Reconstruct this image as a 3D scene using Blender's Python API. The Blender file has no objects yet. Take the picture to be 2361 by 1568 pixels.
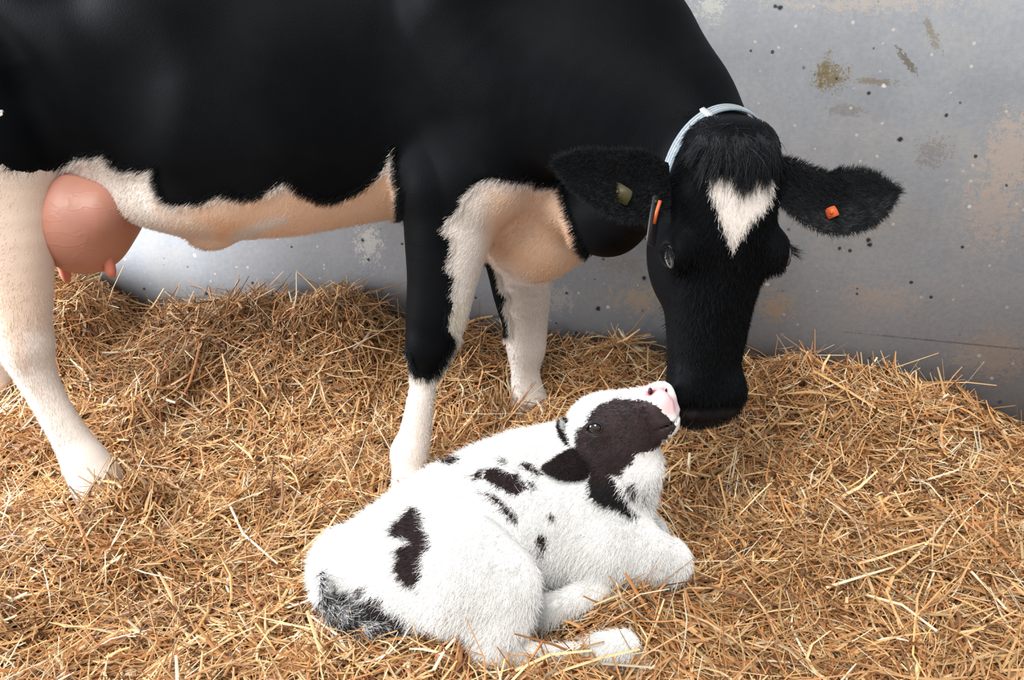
import bpy, math
import numpy as np
from mathutils import Matrix, Vector

# ------------------------------------------------------------------ camera, sky, sun, exposure
W, H, FPX = 2361, 1568, 2400.0
CAM_Z, PITCH = 1.285, math.radians(20.0)
scene = bpy.context.scene
cam_data = bpy.data.cameras.new('camera')
cam_data.sensor_width = 36.0
cam_data.lens = 36.0 * FPX / W
cam = bpy.data.objects.new('camera', cam_data)
cam.location = (0, 0, CAM_Z)
cam.rotation_euler = (math.pi / 2 - PITCH, 0, 0)
scene.collection.objects.link(cam)
scene.camera = cam

world = bpy.data.worlds.new('overcast_sky')
scene.world = world
world.use_nodes = True
bg = world.node_tree.nodes['Background']
bg.inputs[0].default_value = (0.86, 0.93, 1.0, 1)
bg.inputs[1].default_value = 0.80

sun_data = bpy.data.lights.new('sun', 'SUN')
sun_data.energy = 3.6
sun_data.angle = math.radians(28)
sun_data.color = (1.0, 0.985, 0.96)
sun = bpy.data.objects.new('sun', sun_data)
sun.rotation_euler = Vector((-0.34, -0.84, 1.02)).to_track_quat('Z', 'Y').to_euler()
scene.collection.objects.link(sun)

door_data = bpy.data.lights.new('barn_doorway_daylight', 'AREA')      # daylight from the open end of the barn, left of the stall
door_data.shape = 'RECTANGLE'; door_data.size = 2.6; door_data.size_y = 2.4
door_data.energy = 700; door_data.color = (0.90, 0.95, 1.0)
door = bpy.data.objects.new('barn_doorway_daylight', door_data)
door.location = (-4.6, 2.5, 1.35)
door.rotation_euler = Vector((-1.0, -0.06, 0.06)).to_track_quat('Z', 'Y').to_euler()
scene.collection.objects.link(door)

cy = scene.cycles
cy.adaptive_threshold = 0.05
cy.max_bounces = 4; cy.diffuse_bounces = 3; cy.glossy_bounces = 2; cy.transmission_bounces = 2; cy.transparent_max_bounces = 4
cy.caustics_reflective = False; cy.caustics_refractive = False
vs = scene.view_settings
vs.view_transform = 'Standard'
vs.look = 'None'
vs.gamma = 1.0
vs.use_curve_mapping = False
vs.exposure = 0.2

# ------------------------------------------------------------------ small helpers
rng = np.random.default_rng(11)
cP, sP = math.cos(PITCH), math.sin(PITCH)


def ray(px, py):
    u, v = (px - W / 2) / FPX, (H / 2 - py) / FPX
    return np.array([u, cP + v * sP, v * cP - sP])


def P(px, py, Y):
    """point of the place seen at a photo pixel, Y metres in front of the lens"""
    d = ray(px, py)
    return np.array([0, 0, CAM_Z]) + d * (Y / d[1])


def depth(p):
    p = np.asarray(p, float)
    return p[..., 1] * cP - (p[..., 2] - CAM_Z) * sP


def PR(px, py, Y, rpx):
    p = P(px, py, Y)
    return p, rpx * depth(p) / FPX


def project(p):
    z = depth(p)
    v = p[..., 1] * sP + (p[..., 2] - CAM_Z) * cP
    return np.stack([W / 2 + FPX * p[..., 0] / z, H / 2 - FPX * v / z], -1)


def srgb(r, g, b):
    f = lambda c: ((c / 255 + 0.055) / 1.055) ** 2.4 if c > 10 else c / 255 / 12.92
    return np.array([f(r), f(g), f(b)])


def smooth(a, b, x):
    t = np.clip((x - a) / (b - a), 0, 1)
    return t * t * (3 - 2 * t)


def link(o, parent=None, label=None, cat=None, group=None, kind=None):
    scene.collection.objects.link(o)
    if parent is not None:
        o.parent = parent
        o.matrix_parent_inverse = parent.matrix_world.inverted()
    if label: o['label'] = label
    if cat: o['category'] = cat
    if group: o['group'] = group
    if kind: o['kind'] = kind
    return o


def mesh_np(name, verts, faces, mat=None, smooth_shade=True, attrs=None):
    """faces: (n,k) int array, or a list of such arrays"""
    if not isinstance(faces, list):
        faces = [faces]
    me = bpy.data.meshes.new(name)
    me.vertices.add(len(verts))
    me.vertices.foreach_set('co', np.asarray(verts, np.float32).ravel())
    loops = np.concatenate([f.ravel() for f in faces]).astype(np.int32)
    tot = np.concatenate([np.full(len(f), f.shape[1]) for f in faces]).astype(np.int32)
    start = np.concatenate([[0], np.cumsum(tot)[:-1]]).astype(np.int32)
    me.loops.add(len(loops))
    me.loops.foreach_set('vertex_index', loops)
    me.polygons.add(len(tot))
    me.polygons.foreach_set('loop_start', start)
    me.polygons.foreach_set('loop_total', tot)
    me.update(calc_edges=True)
    if smooth_shade:
        me.polygons.foreach_set('use_smooth', np.ones(len(tot), bool))
    for k, v in (attrs or {}).items():
        v = np.asarray(v, np.float32)
        if v.ndim == 1:
            me.attributes.new(k, 'FLOAT', 'POINT').data.foreach_set('value', v)
        else:
            v4 = np.ones((len(v), 4), np.float32); v4[:, :3] = v
            me.attributes.new(k, 'FLOAT_COLOR', 'POINT').data.foreach_set('color', v4.ravel())
    if mat: me.materials.append(mat)
    me.validate()
    return me


# ------------------------------------------------------------------ signed distance modelling
def smin(a, b, k):
    h = np.clip(0.5 + 0.5 * (b - a) / k, 0, 1)
    return b + (a - b) * h - k * h * (1 - h)


def smax(a, b, k):
    return -smin(-a, -b, k)


def seg(p, a, b, ra, rb):
    ab = b - a
    t = np.clip(((p - a) @ ab) / (ab @ ab), 0, 1)
    q = p - a - t[:, None] * ab
    return np.sqrt((q * q).sum(1)) - (ra + (rb - ra) * t)


def chain(p, nodes, k=0.0):
    """nodes: list of (point, radius)"""
    lo = np.min([c - r for c, r in nodes], 0) - .13; hi = np.max([c + r for c, r in nodes], 0) + .13
    bd = np.maximum(np.maximum(lo - p, p - hi), 0)
    m = (bd == 0).all(1)
    full = np.sqrt((bd * bd).sum(1)) + .13
    if not m.any():
        return full
    allp, p = p, p[m]
    d = None
    for (a, ra), (b, rb) in zip(nodes[:-1], nodes[1:]):
        e = seg(p, a, b, ra, rb)
        d = e if d is None else (smin(d, e, k) if k else np.minimum(d, e))
    full[m] = d
    return full


def limb(nodes, m=3):
    """the same chain with Catmull-Rom points between its nodes"""
    P_ = np.array([np.append(c, r) for c, r in nodes])
    P_ = np.concatenate([2 * P_[:1] - P_[1:2], P_, 2 * P_[-1:] - P_[-2:-1]])
    out = []
    for i in range(1, len(P_) - 2):
        for t in np.arange(m) / m:
            a, b, c, d = P_[i - 1:i + 3]
            out.append(.5 * (2 * b + (c - a) * t + (2 * a - 5 * b + 4 * c - d) * t * t + (3 * b - a - 3 * c + d) * t ** 3))
    out.append(P_[-2])
    return [(o[:3], o[3]) for o in out]


def ell(p, c, r, R=None):
    q = p - c
    if R is not None:
        q = q @ R          # columns of R: local axes
    r = np.asarray(r, float)
    k0 = np.sqrt(((q / r) ** 2).sum(1))
    k1 = np.sqrt(((q / (r * r)) ** 2).sum(1))
    return k0 * (k0 - 1) / np.maximum(k1, 1e-6)


def table(xs, *cols):
    """smooth (cosine-filtered) lookup of station columns"""
    f = np.linspace(xs[0], xs[-1], 400)
    out = []
    for c in cols:
        y = np.interp(f, xs, c)
        k = np.hanning(43); k /= k.sum()
        yp = np.concatenate([np.full(21, y[0]), y, np.full(21, y[-1])])
        out.append(np.convolve(yp, k, 'valid'))
    return f, out


def section(q1, q2, half, top, bot, n=2.3):
    """superellipse section: |q1|<half, bot<q2<top"""
    c, h = (top + bot) / 2, np.maximum((top - bot) / 2, 1e-3)
    w = np.maximum(half, 1e-3)
    r = (np.abs(q1 / w) ** n + np.abs((q2 - c) / h) ** n) ** (1 / n)
    return (r - 1) * np.minimum(w, h)


def culled(f, lo, hi):
    """evaluate f only near its box; a safe far value elsewhere"""
    lo, hi = np.asarray(lo) - .13, np.asarray(hi) + .13

    def g(p):
        bd = np.maximum(np.maximum(lo - p, p - hi), 0)
        out = np.sqrt((bd * bd).sum(1)) + .13
        m = (bd == 0).all(1)
        if m.any(): out[m] = f(p[m])
        return out
    return g


def axis_grid(lo, hi, bands, step):
    """1-D grid with finer bands [(a,b,step)], padded to a multiple of 4 cells"""
    x, out = lo, [lo]
    while x < hi:
        s = step
        for a, b, fs in bands:
            if a <= x < b: s = fs
        x += s; out.append(x)
    while (len(out) - 1) % 4:
        out.append(out[-1] + step)
    return np.array(out)


def polygonise(f, xs, ys, zs, margin):
    nx, ny, nz = len(xs), len(ys), len(zs)
    cx, cy, cz = xs[::4], ys[::4], zs[::4]
    g = np.stack(np.meshgrid(cx, cy, cz, indexing='ij'), -1).reshape(-1, 3)
    fc = f(g).reshape(len(cx), len(cy), len(cz))
    near = np.abs(fc) < margin
    cell = np.zeros((len(cx) - 1, len(cy) - 1, len(cz) - 1), bool)
    for i in (0, 1):
        for j in (0, 1):
            for k in (0, 1):
                cell |= near[i:len(cx) - 1 + i, j:len(cy) - 1 + j, k:len(cz) - 1 + k]
    F = np.repeat(np.repeat(np.repeat(fc, 4, 0), 4, 1), 4, 2)[:nx, :ny, :nz].astype(np.float32)
    F = np.where(F > 0, 1.0, -1.0).astype(np.float32)
    m = np.zeros((nx, ny, nz), bool)
    up = np.repeat(np.repeat(np.repeat(cell, 4, 0), 4, 1), 4, 2)
    for i in (0, 1):
        for j in (0, 1):
            for k in (0, 1):
                m[i:nx - 1 + i, j:ny - 1 + j, k:nz - 1 + k] |= up
    idx = np.argwhere(m)
    pts = np.stack([xs[idx[:, 0]], ys[idx[:, 1]], zs[idx[:, 2]]], 1)
    vals = np.empty(len(pts), np.float32)
    for s in range(0, len(pts), 400000):
        vals[s:s + 400000] = f(pts[s:s + 400000])
    F[m] = vals
    S = F < 0
    tot = np.zeros((nx - 1, ny - 1, nz - 1), np.int8)
    for i in (0, 1):
        for j in (0, 1):
            for k in (0, 1):
                tot += S[i:nx - 1 + i, j:ny - 1 + j, k:nz - 1 + k]
    act = (tot > 0) & (tot < 8)
    ci = np.argwhere(act)
    vid = -np.ones(act.shape, np.int64)
    vid[act] = np.arange(len(ci))
    v = np.stack([(xs[ci[:, 0]] + xs[ci[:, 0] + 1]) / 2, (ys[ci[:, 1]] + ys[ci[:, 1] + 1]) / 2,
                  (zs[ci[:, 2]] + zs[ci[:, 2] + 1]) / 2], 1)
    quads = []
    for ax in range(3):
        sl0 = [slice(1, -1)] * 3; sl1 = [slice(1, -1)] * 3
        sl0[ax] = slice(0, -1); sl1[ax] = slice(1, None)
        a, b = S[tuple(sl0)], S[tuple(sl1)]
        e = np.argwhere(a != b)
        flip = a[tuple(e.T)]
        off = np.ones(3, int); off[ax] = 0
        e = e + off
        o1, o2 = (ax + 1) % 3, (ax + 2) % 3
        def cellid(d1, d2):
            c = e.copy(); c[:, o1] += d1; c[:, o2] += d2
            return vid[c[:, 0], c[:, 1], c[:, 2]]
        q = np.stack([cellid(-1, -1), cellid(0, -1), cellid(0, 0), cellid(-1, 0)], 1)
        q[~flip] = q[~flip][:, ::-1]
        quads.append(q)
    q = np.concatenate(quads)
    q = q[(q >= 0).all(1)]
    # settle the vertices on the surface
    h = 0.002
    tet = np.array([(1, 1, 1), (1, -1, -1), (-1, 1, -1), (-1, -1, 1)], float)
    for it in range(3):
        ft = [f(v + e * h) for e in tet]
        f0 = sum(ft) / 4
        gr = sum(e[None] * k[:, None] for e, k in zip(tet, ft)) / (4 * h)
        g2 = np.maximum((gr * gr).sum(1), 0.2)
        st = -(f0 / g2)[:, None] * gr
        ln = np.sqrt((st * st).sum(1))
        st *= np.minimum(1, 0.008 / np.maximum(ln, 1e-9))[:, None]
        v = v + st
        if it < 2:   # even the spacing a little
            i0 = np.concatenate([q.ravel(), np.roll(q, -1, 1).ravel()]); i1 = np.concatenate([np.roll(q, -1, 1).ravel(), q.ravel()])
            n = np.bincount(i0, minlength=len(v))
            s = np.stack([np.bincount(i0, v[i1, a], len(v)) for a in range(3)], 1)
            v = v + 0.4 * (s / np.maximum(n, 1)[:, None] - v)
    return v, q


def poly_sd(pts, poly):
    """signed distance in px, positive inside"""
    poly = np.asarray(poly, float)
    lo, hi = poly.min(0) - 80, poly.max(0) + 80
    out = np.full(len(pts), -80.0)
    m = ((pts > lo) & (pts < hi)).all(1)
    q = pts[m]
    d = np.full(len(q), 1e9); ins = np.zeros(len(q), bool)
    for a, b in zip(poly, np.roll(poly, -1, 0)):
        ab = b - a
        t = np.clip(((q - a) @ ab) / max(ab @ ab, 1e-9), 0, 1)
        r = q - a - t[:, None] * ab
        d = np.minimum(d, (r * r).sum(1))
        c = (a[1] > q[:, 1]) != (b[1] > q[:, 1])
        xx = a[0] + (q[:, 1] - a[1]) * (b[0] - a[0]) / np.where(b[1] == a[1], 1e-9, b[1] - a[1])
        ins ^= c & (q[:, 0] < xx)
    out[m] = np.clip(np.where(ins, 1, -1) * np.sqrt(d), -80, 80)
    return out


def frame_from(O, M, n_hint):
    a = M - O; L = np.linalg.norm(a); a = a / L
    n = n_hint - (n_hint @ a) * a; n /= np.linalg.norm(n)
    u = np.cross(a, n)
    return O, L, a, n, u


# ------------------------------------------------------------------ materials
def new_mat(name):
    m = bpy.data.materials.new(name)
    m.use_nodes = True
    nt = m.node_tree
    return m, nt, nt.nodes['Principled BSDF']


def node(nt, t, **kw):
    n = nt.nodes.new(t)
    for k, v in kw.items():
        if k in n.inputs: n.inputs[k].default_value = v
        else: setattr(n, k, v)
    return n


def mathn(nt, op, a, b=None, clamp=False):
    n = nt.nodes.new('ShaderNodeMath'); n.operation = op; n.use_clamp = clamp
    for i, s in enumerate((a, b)):
        if s is None: continue
        if isinstance(s, (int, float)): n.inputs[i].default_value = s
        else: nt.links.new(s, n.inputs[i])
    return n.outputs[0]


def mixc(nt, fac, a, b):
    n = nt.nodes.new('ShaderNodeMix'); n.data_type = 'RGBA'
    for sock, s in ((n.inputs[0], fac), (n.inputs[6], a), (n.inputs[7], b)):
        if isinstance(s, (int, float)): sock.default_value = s
        elif hasattr(s, 'links') or hasattr(s, 'is_linked'): nt.links.new(s, sock)
        else: sock.default_value = (*s[:3], 1)
    return n.outputs[2]


def noise(nt, vec, scale, detail=4, rough=0.55, out=0):
    n = node(nt, 'ShaderNodeTexNoise', Scale=scale, Detail=detail, Roughness=rough)
    if vec is not None: nt.links.new(vec, n.inputs['Vector'])
    return n.outputs[out]


def simple(name, col, rough=0.5, spec=0.4, nscale=60, namp=0.25, bump=0.0):
    m, nt, b = new_mat(name)
    tc = node(nt, 'ShaderNodeTexCoord').outputs['Object']
    nz = noise(nt, tc, nscale)
    c = mixc(nt, nz, tuple(np.array(col) * (1 - namp)), tuple(np.minimum(np.array(col) * (1 + namp), 1)))
    nt.links.new(c, b.inputs['Base Color'])
    b.inputs['Roughness'].default_value = rough
    b.inputs['Specular IOR Level'].default_value = spec
    if bump:
        bp = node(nt, 'ShaderNodeBump', Strength=bump, Distance=0.002)
        nt.links.new(nz, bp.inputs['Height']); nt.links.new(bp.outputs[0], b.inputs['Normal'])
    return m


def coat_mat(name, dark_attr=True, rough=0.55, spec=0.35, sheen=0.0, edge=0.006, painted_sheen=0.0):
    """hide: 'patch' (metres, positive inside a dark patch), 'dark' and 'pale' colours per vertex"""
    m, nt, b = new_mat(name)
    tc = node(nt, 'ShaderNodeTexCoord').outputs['Object']
    at = lambda k: node(nt, 'ShaderNodeAttribute', attribute_name=k)
    n1 = noise(nt, tc, 55, 2); n2 = noise(nt, tc, 260, 1)
    j = mathn(nt, 'ADD', mathn(nt, 'MULTIPLY', mathn(nt, 'SUBTRACT', n1, 0.5), edge * 2.2),
              mathn(nt, 'MULTIPLY', mathn(nt, 'SUBTRACT', n2, 0.5), edge * 1.4))
    s = mathn(nt, 'ADD', at('patch').outputs['Fac'], j)
    fac = mathn(nt, 'ADD', mathn(nt, 'MULTIPLY', s, 1 / 0.0015), 0.5, clamp=True)
    pale = mixc(nt, mathn(nt, 'MULTIPLY', n2, 0.22), at('pale').outputs['Color'], (0.58, 0.47, 0.38))
    sheen_mottle = mathn(nt, 'POWER', noise(nt, tc, 6, 3, .6), 2.2)  # mottled highlights of the dark coat, painted as grey into its colour
    dark = mixc(nt, mathn(nt, 'MULTIPLY', sheen_mottle, painted_sheen), at('dark').outputs['Color'], (.055, .055, .058))
    nt.links.new(mixc(nt, fac, pale, dark), b.inputs['Base Color'])
    b.inputs['Roughness'].default_value = rough
    b.inputs['Specular IOR Level'].default_value = spec
    if sheen:
        b.inputs['Sheen Weight'].default_value = sheen
        b.inputs['Sheen Roughness'].default_value = 0.45
        b.inputs['Sheen Tint'].default_value = (0.75, 0.85, 1.0, 1)
    bp = node(nt, 'ShaderNodeBump', Strength=0.10, Distance=0.006)
    nt.links.new(noise(nt, tc, 240, 1), bp.inputs['Height']); nt.links.new(bp.outputs[0], b.inputs['Normal'])
    return m


def fur_mat(name, rough=0.6, spec=0.25, trans=0.0):
    m, nt, b = new_mat(name)
    a = node(nt, 'ShaderNodeAttribute', attribute_name='hair_colour')
    nt.links.new(a.outputs['Color'], b.inputs['Base Color'])
    b.inputs['Roughness'].default_value = rough
    b.inputs['Specular IOR Level'].default_value = spec
    return m


# ------------------------------------------------------------------ hair curves
def hairs(name, root, tip_dir, length, colour, mat, parent, npt=4, radius=0.0004, curl=0.25, droop=None, kind='stuff'):
    n = len(root)
    hc = bpy.data.hair_curves.new(name)
    hc.add_curves([npt] * n)
    d = tip_dir / np.linalg.norm(tip_dir, axis=1)[:, None]
    bend = rng.normal(0, curl, (n, 3))
    t = np.linspace(0, 1, npt)
    pos = root[:, None, :] + (d[:, None, :] * t[None, :, None] + bend[:, None, :] * (t ** 2)[None, :, None]) * length[:, None, None]
    if droop is not None:
        pos = pos + droop[:, None, :] * ((t ** 2)[None, :, None] * length[:, None, None])
    hc.attributes['position'].data.foreach_set('vector', pos.astype(np.float32).ravel())
    rad = np.broadcast_to(np.asarray(radius), (n,))[:, None] * (1 - 0.75 * t[None, :])
    a = hc.attributes.get('radius') or hc.attributes.new('radius', 'FLOAT', 'POINT')
    a.data.foreach_set('value', rad.astype(np.float32).ravel())
    c4 = np.ones((n, 4), np.float32); c4[:, :3] = colour
    hc.attributes.new('hair_colour', 'FLOAT_COLOR', 'CURVE').data.foreach_set('color', c4.ravel())
    hc.materials.append(mat)
    o = bpy.data.objects.new(name, hc)
    return link(o, parent, kind=kind)


def sample_quads(v, q, n, weight=None):
    tri = np.concatenate([q[:, [0, 1, 2]], q[:, [0, 2, 3]]])
    a, b, c = v[tri[:, 0]], v[tri[:, 1]], v[tri[:, 2]]
    cr = np.cross(b - a, c - a)
    ar = np.linalg.norm(cr, axis=1)
    nrm = cr / np.maximum(ar, 1e-12)[:, None]
    w = ar.copy()
    if weight is not None:
        w *= weight((a + b + c) / 3, nrm)
    i = rng.choice(len(tri), n, p=w / w.sum())
    r1, r2 = np.sqrt(rng.random(n)), rng.random(n)
    p = a[i] * (1 - r1)[:, None] + b[i] * (r1 * (1 - r2))[:, None] + c[i] * (r1 * r2)[:, None]
    return p, nrm[i]


# ------------------------------------------------------------------ the setting: wall, floor
WALL_Y0, WALL_K = 3.12, -0.235            # the wall runs at Y = WALL_Y0 + WALL_K * x


def wall_y(x):
    return WALL_Y0 + WALL_K * x


def wall_hit(px, py):
    d = ray(px, py)
    t = WALL_Y0 / (d[1] - WALL_K * d[0])
    return np.array([0, 0, CAM_Z]) + d * t


WANG = math.atan(WALL_K)


def wall_uv(px, py):
    p = wall_hit(px, py)
    return p[0] / math.cos(WANG), p[2]


def wall_material():
    m, nt, b = new_mat('painted_concrete')
    tc = node(nt, 'ShaderNodeTexCoord').outputs['Object']     # object x along the wall, z up
    sep = node(nt, 'ShaderNodeSeparateXYZ'); nt.links.new(tc, sep.inputs[0])
    big = noise(nt, tc, 1.6, 4, 0.6); mid = noise(nt, tc, 9, 5, 0.65); fine = noise(nt, tc, 70, 3, 0.6)
    ramp = lambda x, a, c: mathn(nt, 'MULTIPLY', mathn(nt, 'SUBTRACT', x, a), 1 / (c - a), clamp=True)
    col = mixc(nt, ramp(big, 0.3, 0.7), tuple(srgb(150, 153, 158)), tuple(srgb(168, 172, 178)))
    col = mixc(nt, mathn(nt, 'MULTIPLY', ramp(mid, 0.4, 0.75), 0.35), col, tuple(srgb(182, 182, 182)))
    col = mixc(nt, mathn(nt, 'MULTIPLY', ramp(fine, 0.35, 0.7), 0.22), col, tuple(srgb(112, 112, 112)))

    soft_g = noise(nt, tc, 4.5, 4, .7)
    grain = mathn(nt, 'ADD', mathn(nt, 'MULTIPLY', noise(nt, tc, 44, 5, 0.75), 0.6), mathn(nt, 'MULTIPLY', noise(nt, tc, 170, 2, 0.7), 0.4))

    def splash(px, py, rx, ry, rot, colour, strength, nscale, cut=0.5, soft=0.06):
        u0, w0 = wall_uv(px, py)
        s = FPX / depth(wall_hit(px, py))
        mp = node(nt, 'ShaderNodeMapping', vector_type='TEXTURE')
        mp.inputs['Location'].default_value = (u0, 0, w0)
        mp.inputs['Rotation'].default_value = (0, math.radians(rot), 0)
        mp.inputs['Scale'].default_value = (rx / s, 1e3, ry / s)
        nt.links.new(tc, mp.inputs['Vector'])
        ln = node(nt, 'ShaderNodeVectorMath', operation='LENGTH'); nt.links.new(mp.outputs[0], ln.inputs[0])
        fall = mathn(nt, 'MULTIPLY', mathn(nt, 'SUBTRACT', 1.0, ln.outputs['Value'], clamp=True), 0.34)
        k = mathn(nt, 'SUBTRACT', mathn(nt, 'ADD', mathn(nt, 'MULTIPLY', grain, 1.7), fall), cut + 0.08 + .35)
        k = mathn(nt, 'MULTIPLY', mathn(nt, 'MULTIPLY', k, 1 / soft, clamp=True), strength)
        k = mathn(nt, 'MULTIPLY', k, mathn(nt, 'MULTIPLY', fall, 30, clamp=True))
        return k, colour
    pink, olive, brown = srgb(186, 172, 162), srgb(120, 104, 62), srgb(112, 96, 78)
    marks = [
        splash(1915, 178, 62, 52, 0, olive, 0.8, 34, 0.55, .12), splash(1900, 160, 26, 60, 20, olive, 0.65, 40, 0.53, .12),
        splash(2020, 190, 75, 12, 3, olive, 0.55, 40, 0.5, .14), splash(2150, 80, 16, 60, -30, olive, 0.55, 50, 0.53, .12),
        splash(2090, 140, 10, 48, -40, srgb(96, 88, 62), 0.7, 50, 0.48), splash(1950, 255, 60, 18, 0, brown, 0.35, 40, 0.5),
        splash(2330, 360, 90, 140, 0, pink, 0.85, 38, 0.53), splash(2290, 480, 120, 180, 0, pink, 0.75, 46, 0.58),
        splash(2290, 820, 120, 90, 0, pink, 0.85, 40, 0.54), splash(2230, 830, 100, 60, 0, srgb(190, 185, 178), 0.6, 44, 0.62),
        splash(2150, 350, 60, 60, 0, brown, 0.35, 40, 0.58), splash(1790, 710, 60, 60, 0, srgb(190, 168, 142), 0.75, 36, 0.58),
        splash(1480, 690, 130, 70, 0, srgb(196, 176, 152), 0.75, 40, 0.60), splash(1440, 610, 80, 40, 0, srgb(150, 138, 122), 0.5, 40, 0.58),
        splash(2030, 690, 150, 60, 0, pink, 0.6, 46, 0.58), splash(1960, 500, 260, 120, 0, srgb(158, 150, 136), 0.35, 12, 0.55),
        splash(850, 560, 60, 90, 0, srgb(215, 215, 210), 0.6, 46, 0.60), splash(1290, 690, 60, 60, 0, srgb(200, 200, 196), 0.6, 44, 0.6),
        splash(1640, 15, 70, 60, 0, srgb(200, 200, 190), 0.6, 50, 0.62), splash(2000, 10, 400, 40, 0, srgb(186, 172, 160), 0.6, 44, 0.62),
        splash(2200, 790, 300, 3, 1.5, srgb(96, 96, 98), 0.6, 14, 0.42, 0.2),
    ]
    mott = mathn(nt, 'MULTIPLY', ramp(mathn(nt, 'ADD', mathn(nt, 'MULTIPLY', soft_g, .6), mathn(nt, 'MULTIPLY', grain, .4)), .50, .62), .38)
    col = mixc(nt, mott, col, tuple(srgb(178, 172, 164)))
    for k, c in marks:
        col = mixc(nt, k, col, tuple(c))
    # damp, dirty foot of the wall
    foot = mathn(nt, 'SUBTRACT', 1.0, mathn(nt, 'MULTIPLY', mathn(nt, 'ADD', sep.outputs[2], mathn(nt, 'MULTIPLY', mid, -0.25)), 3.2), clamp=True)
    col = mixc(nt, mathn(nt, 'MULTIPLY', foot, 0.3), col, tuple(srgb(120, 120, 122)))

    def specks(scale, keep, size, colour, strength):
        nonlocal col
        vo = node(nt, 'ShaderNodeTexVoronoi', Scale=scale); nt.links.new(tc, vo.inputs['Vector'])
        sp = node(nt, 'ShaderNodeSeparateColor'); nt.links.new(vo.outputs['Color'], sp.inputs[0])
        on = mathn(nt, 'GREATER_THAN', sp.outputs[0], 1 - keep)
        rad = mathn(nt, 'MULTIPLY', sp.outputs[1], size)
        wob = mathn(nt, 'ADD', vo.outputs['Distance'], mathn(nt, 'MULTIPLY', mathn(nt, 'SUBTRACT', fine, 0.5), 0.25))
        k = mathn(nt, 'MULTIPLY', mathn(nt, 'MULTIPLY', mathn(nt, 'SUBTRACT', rad, wob), 12, clamp=True), on)
        col = mixc(nt, mathn(nt, 'MULTIPLY', k, strength), col, tuple(colour))
    specks(17, 0.42, 0.17, srgb(38, 34, 30), 0.95)
    specks(34, 0.17, 0.22, srgb(52, 46, 38), 0.9)
    specks(23, 0.24, 0.17, srgb(225, 224, 220), 0.9)
    specks(48, 0.22, 0.26, srgb(205, 196, 186), 0.8)
    nt.links.new(col, b.inputs['Base Color'])
    b.inputs['Roughness'].default_value = 0.75
    b.inputs['Specular IOR Level'].default_value = 0.25
    bp = node(nt, 'ShaderNodeBump', Strength=0.12, Distance=0.004)
    nt.links.new(fine, bp.inputs['Height'])
    nt.links.new(bp.outputs[0], b.inputs['Normal'])
    return m


def box_mesh(name, x0, x1, y0, y1, z0, z1, mat):
    v = np.array([(x, y, z) for x in (x0, x1) for y in (y0, y1) for z in (z0, z1)], float)
    f = np.array([(0, 1, 3, 2), (4, 6, 7, 5), (0, 4, 5, 1), (2, 3, 7, 6), (0, 2, 6, 4), (1, 5, 7, 3)])
    return mesh_np(name, v, f, mat, False)


wall = bpy.data.objects.new('wall_back', box_mesh('wall_back', -4.2, 4.2, 0, 0.18, -0.16, 2.7, wall_material()))
wall.location = (0, WALL_Y0, 0)
wall.rotation_euler = (0, 0, WANG)
link(wall, kind='structure', label='grey painted concrete barn wall with stains and chips')
bpy.context.view_layer.update()

floor = bpy.data.objects.new('floor', box_mesh('floor', -4.2, 4.2, -1.2, 4.2, -0.26, -0.16, simple('concrete_floor', srgb(110, 104, 96), 0.85, 0.2, 12, 0.2)))
link(floor, kind='structure', label='concrete stall floor under the straw')

# ------------------------------------------------------------------ the cow: shape
YS = lambda x: 2.575 - 0.125 * (x - 0.1)          # centre plane of the trunk
bx = [-1.66, -1.60, -1.45, -1.25, -1.05, -0.80, -0.55, -0.35, -0.15, 0.05, 0.20, 0.30, 0.36]
bt, (b_w, b_bot, b_top) = table(bx,
    [0.02, 0.12, 0.22, 0.28, 0.315, 0.35, 0.35, 0.315, 0.27, 0.215, 0.155, 0.09, 0.02],
    [1.10, 0.95, 0.80, 0.73, 0.67, 0.605, 0.622, 0.665, 0.695, 0.62, 0.60, 0.68, 0.80],
    [1.20, 1.30, 1.37, 1.41, 1.40, 1.385, 1.38, 1.39, 1.42, 1.40, 1.32, 1.20, 1.05])


def body_sdf(p):
    x = p[:, 0]
    w, lo, hi = np.interp(x, bt, b_w), np.interp(x, bt, b_bot), np.interp(x, bt, b_top)
    d = section(p[:, 1] - YS(x), p[:, 2], w, hi, lo, 2.25)
    return np.maximum(d, np.maximum(bx[0] - x, x - bx[-1]) * 0.7)


near_fore = [PR(1075, 250, 2.44, 120), PR(1050, 440, 2.41, 118), PR(1032, 550, 2.395, 96), PR(1018, 650, 2.39, 76),
             PR(1004, 735, 2.385, 66), PR(991, 800, 2.38, 48), PR(980, 862, 2.38, 28), PR(968, 935, 2.38, 29),
             PR(956, 1005, 2.38, 33), PR(946, 1040, 2.375, 37), PR(942, 1090, 2.355, 33), PR(948, 1125, 2.345, 44)]
far_fore = [PR(1180, 480, 2.80, 100), PR(1195, 600, 2.80, 74), PR(1203, 680, 2.80, 62), PR(1210, 745, 2.80, 48), PR(1213, 800, 2.80, 41),
            PR(1211, 850, 2.80, 29), PR(1216, 900, 2.80, 34), PR(1224, 945, 2.80, 41), PR(1230, 985, 2.78, 44)]
near_hind = [PR(-80, 260, 2.50, 230), PR(-10, 430, 2.44, 135), PR(22, 560, 2.40, 95), PR(40, 680, 2.38, 72), PR(56, 770, 2.37, 54), PR(64, 815, 2.37, 49),
             PR(98, 895, 2.37, 37), PR(140, 970, 2.365, 35), PR(186, 1045, 2.36, 42), PR(212, 1085, 2.35, 48), PR(226, 1118, 2.345, 54)]
hock_tip = [PR(58, 790, 2.37, 52), PR(-15, 745, 2.37, 36), PR(-30, 640, 2.39, 34)]
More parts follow.
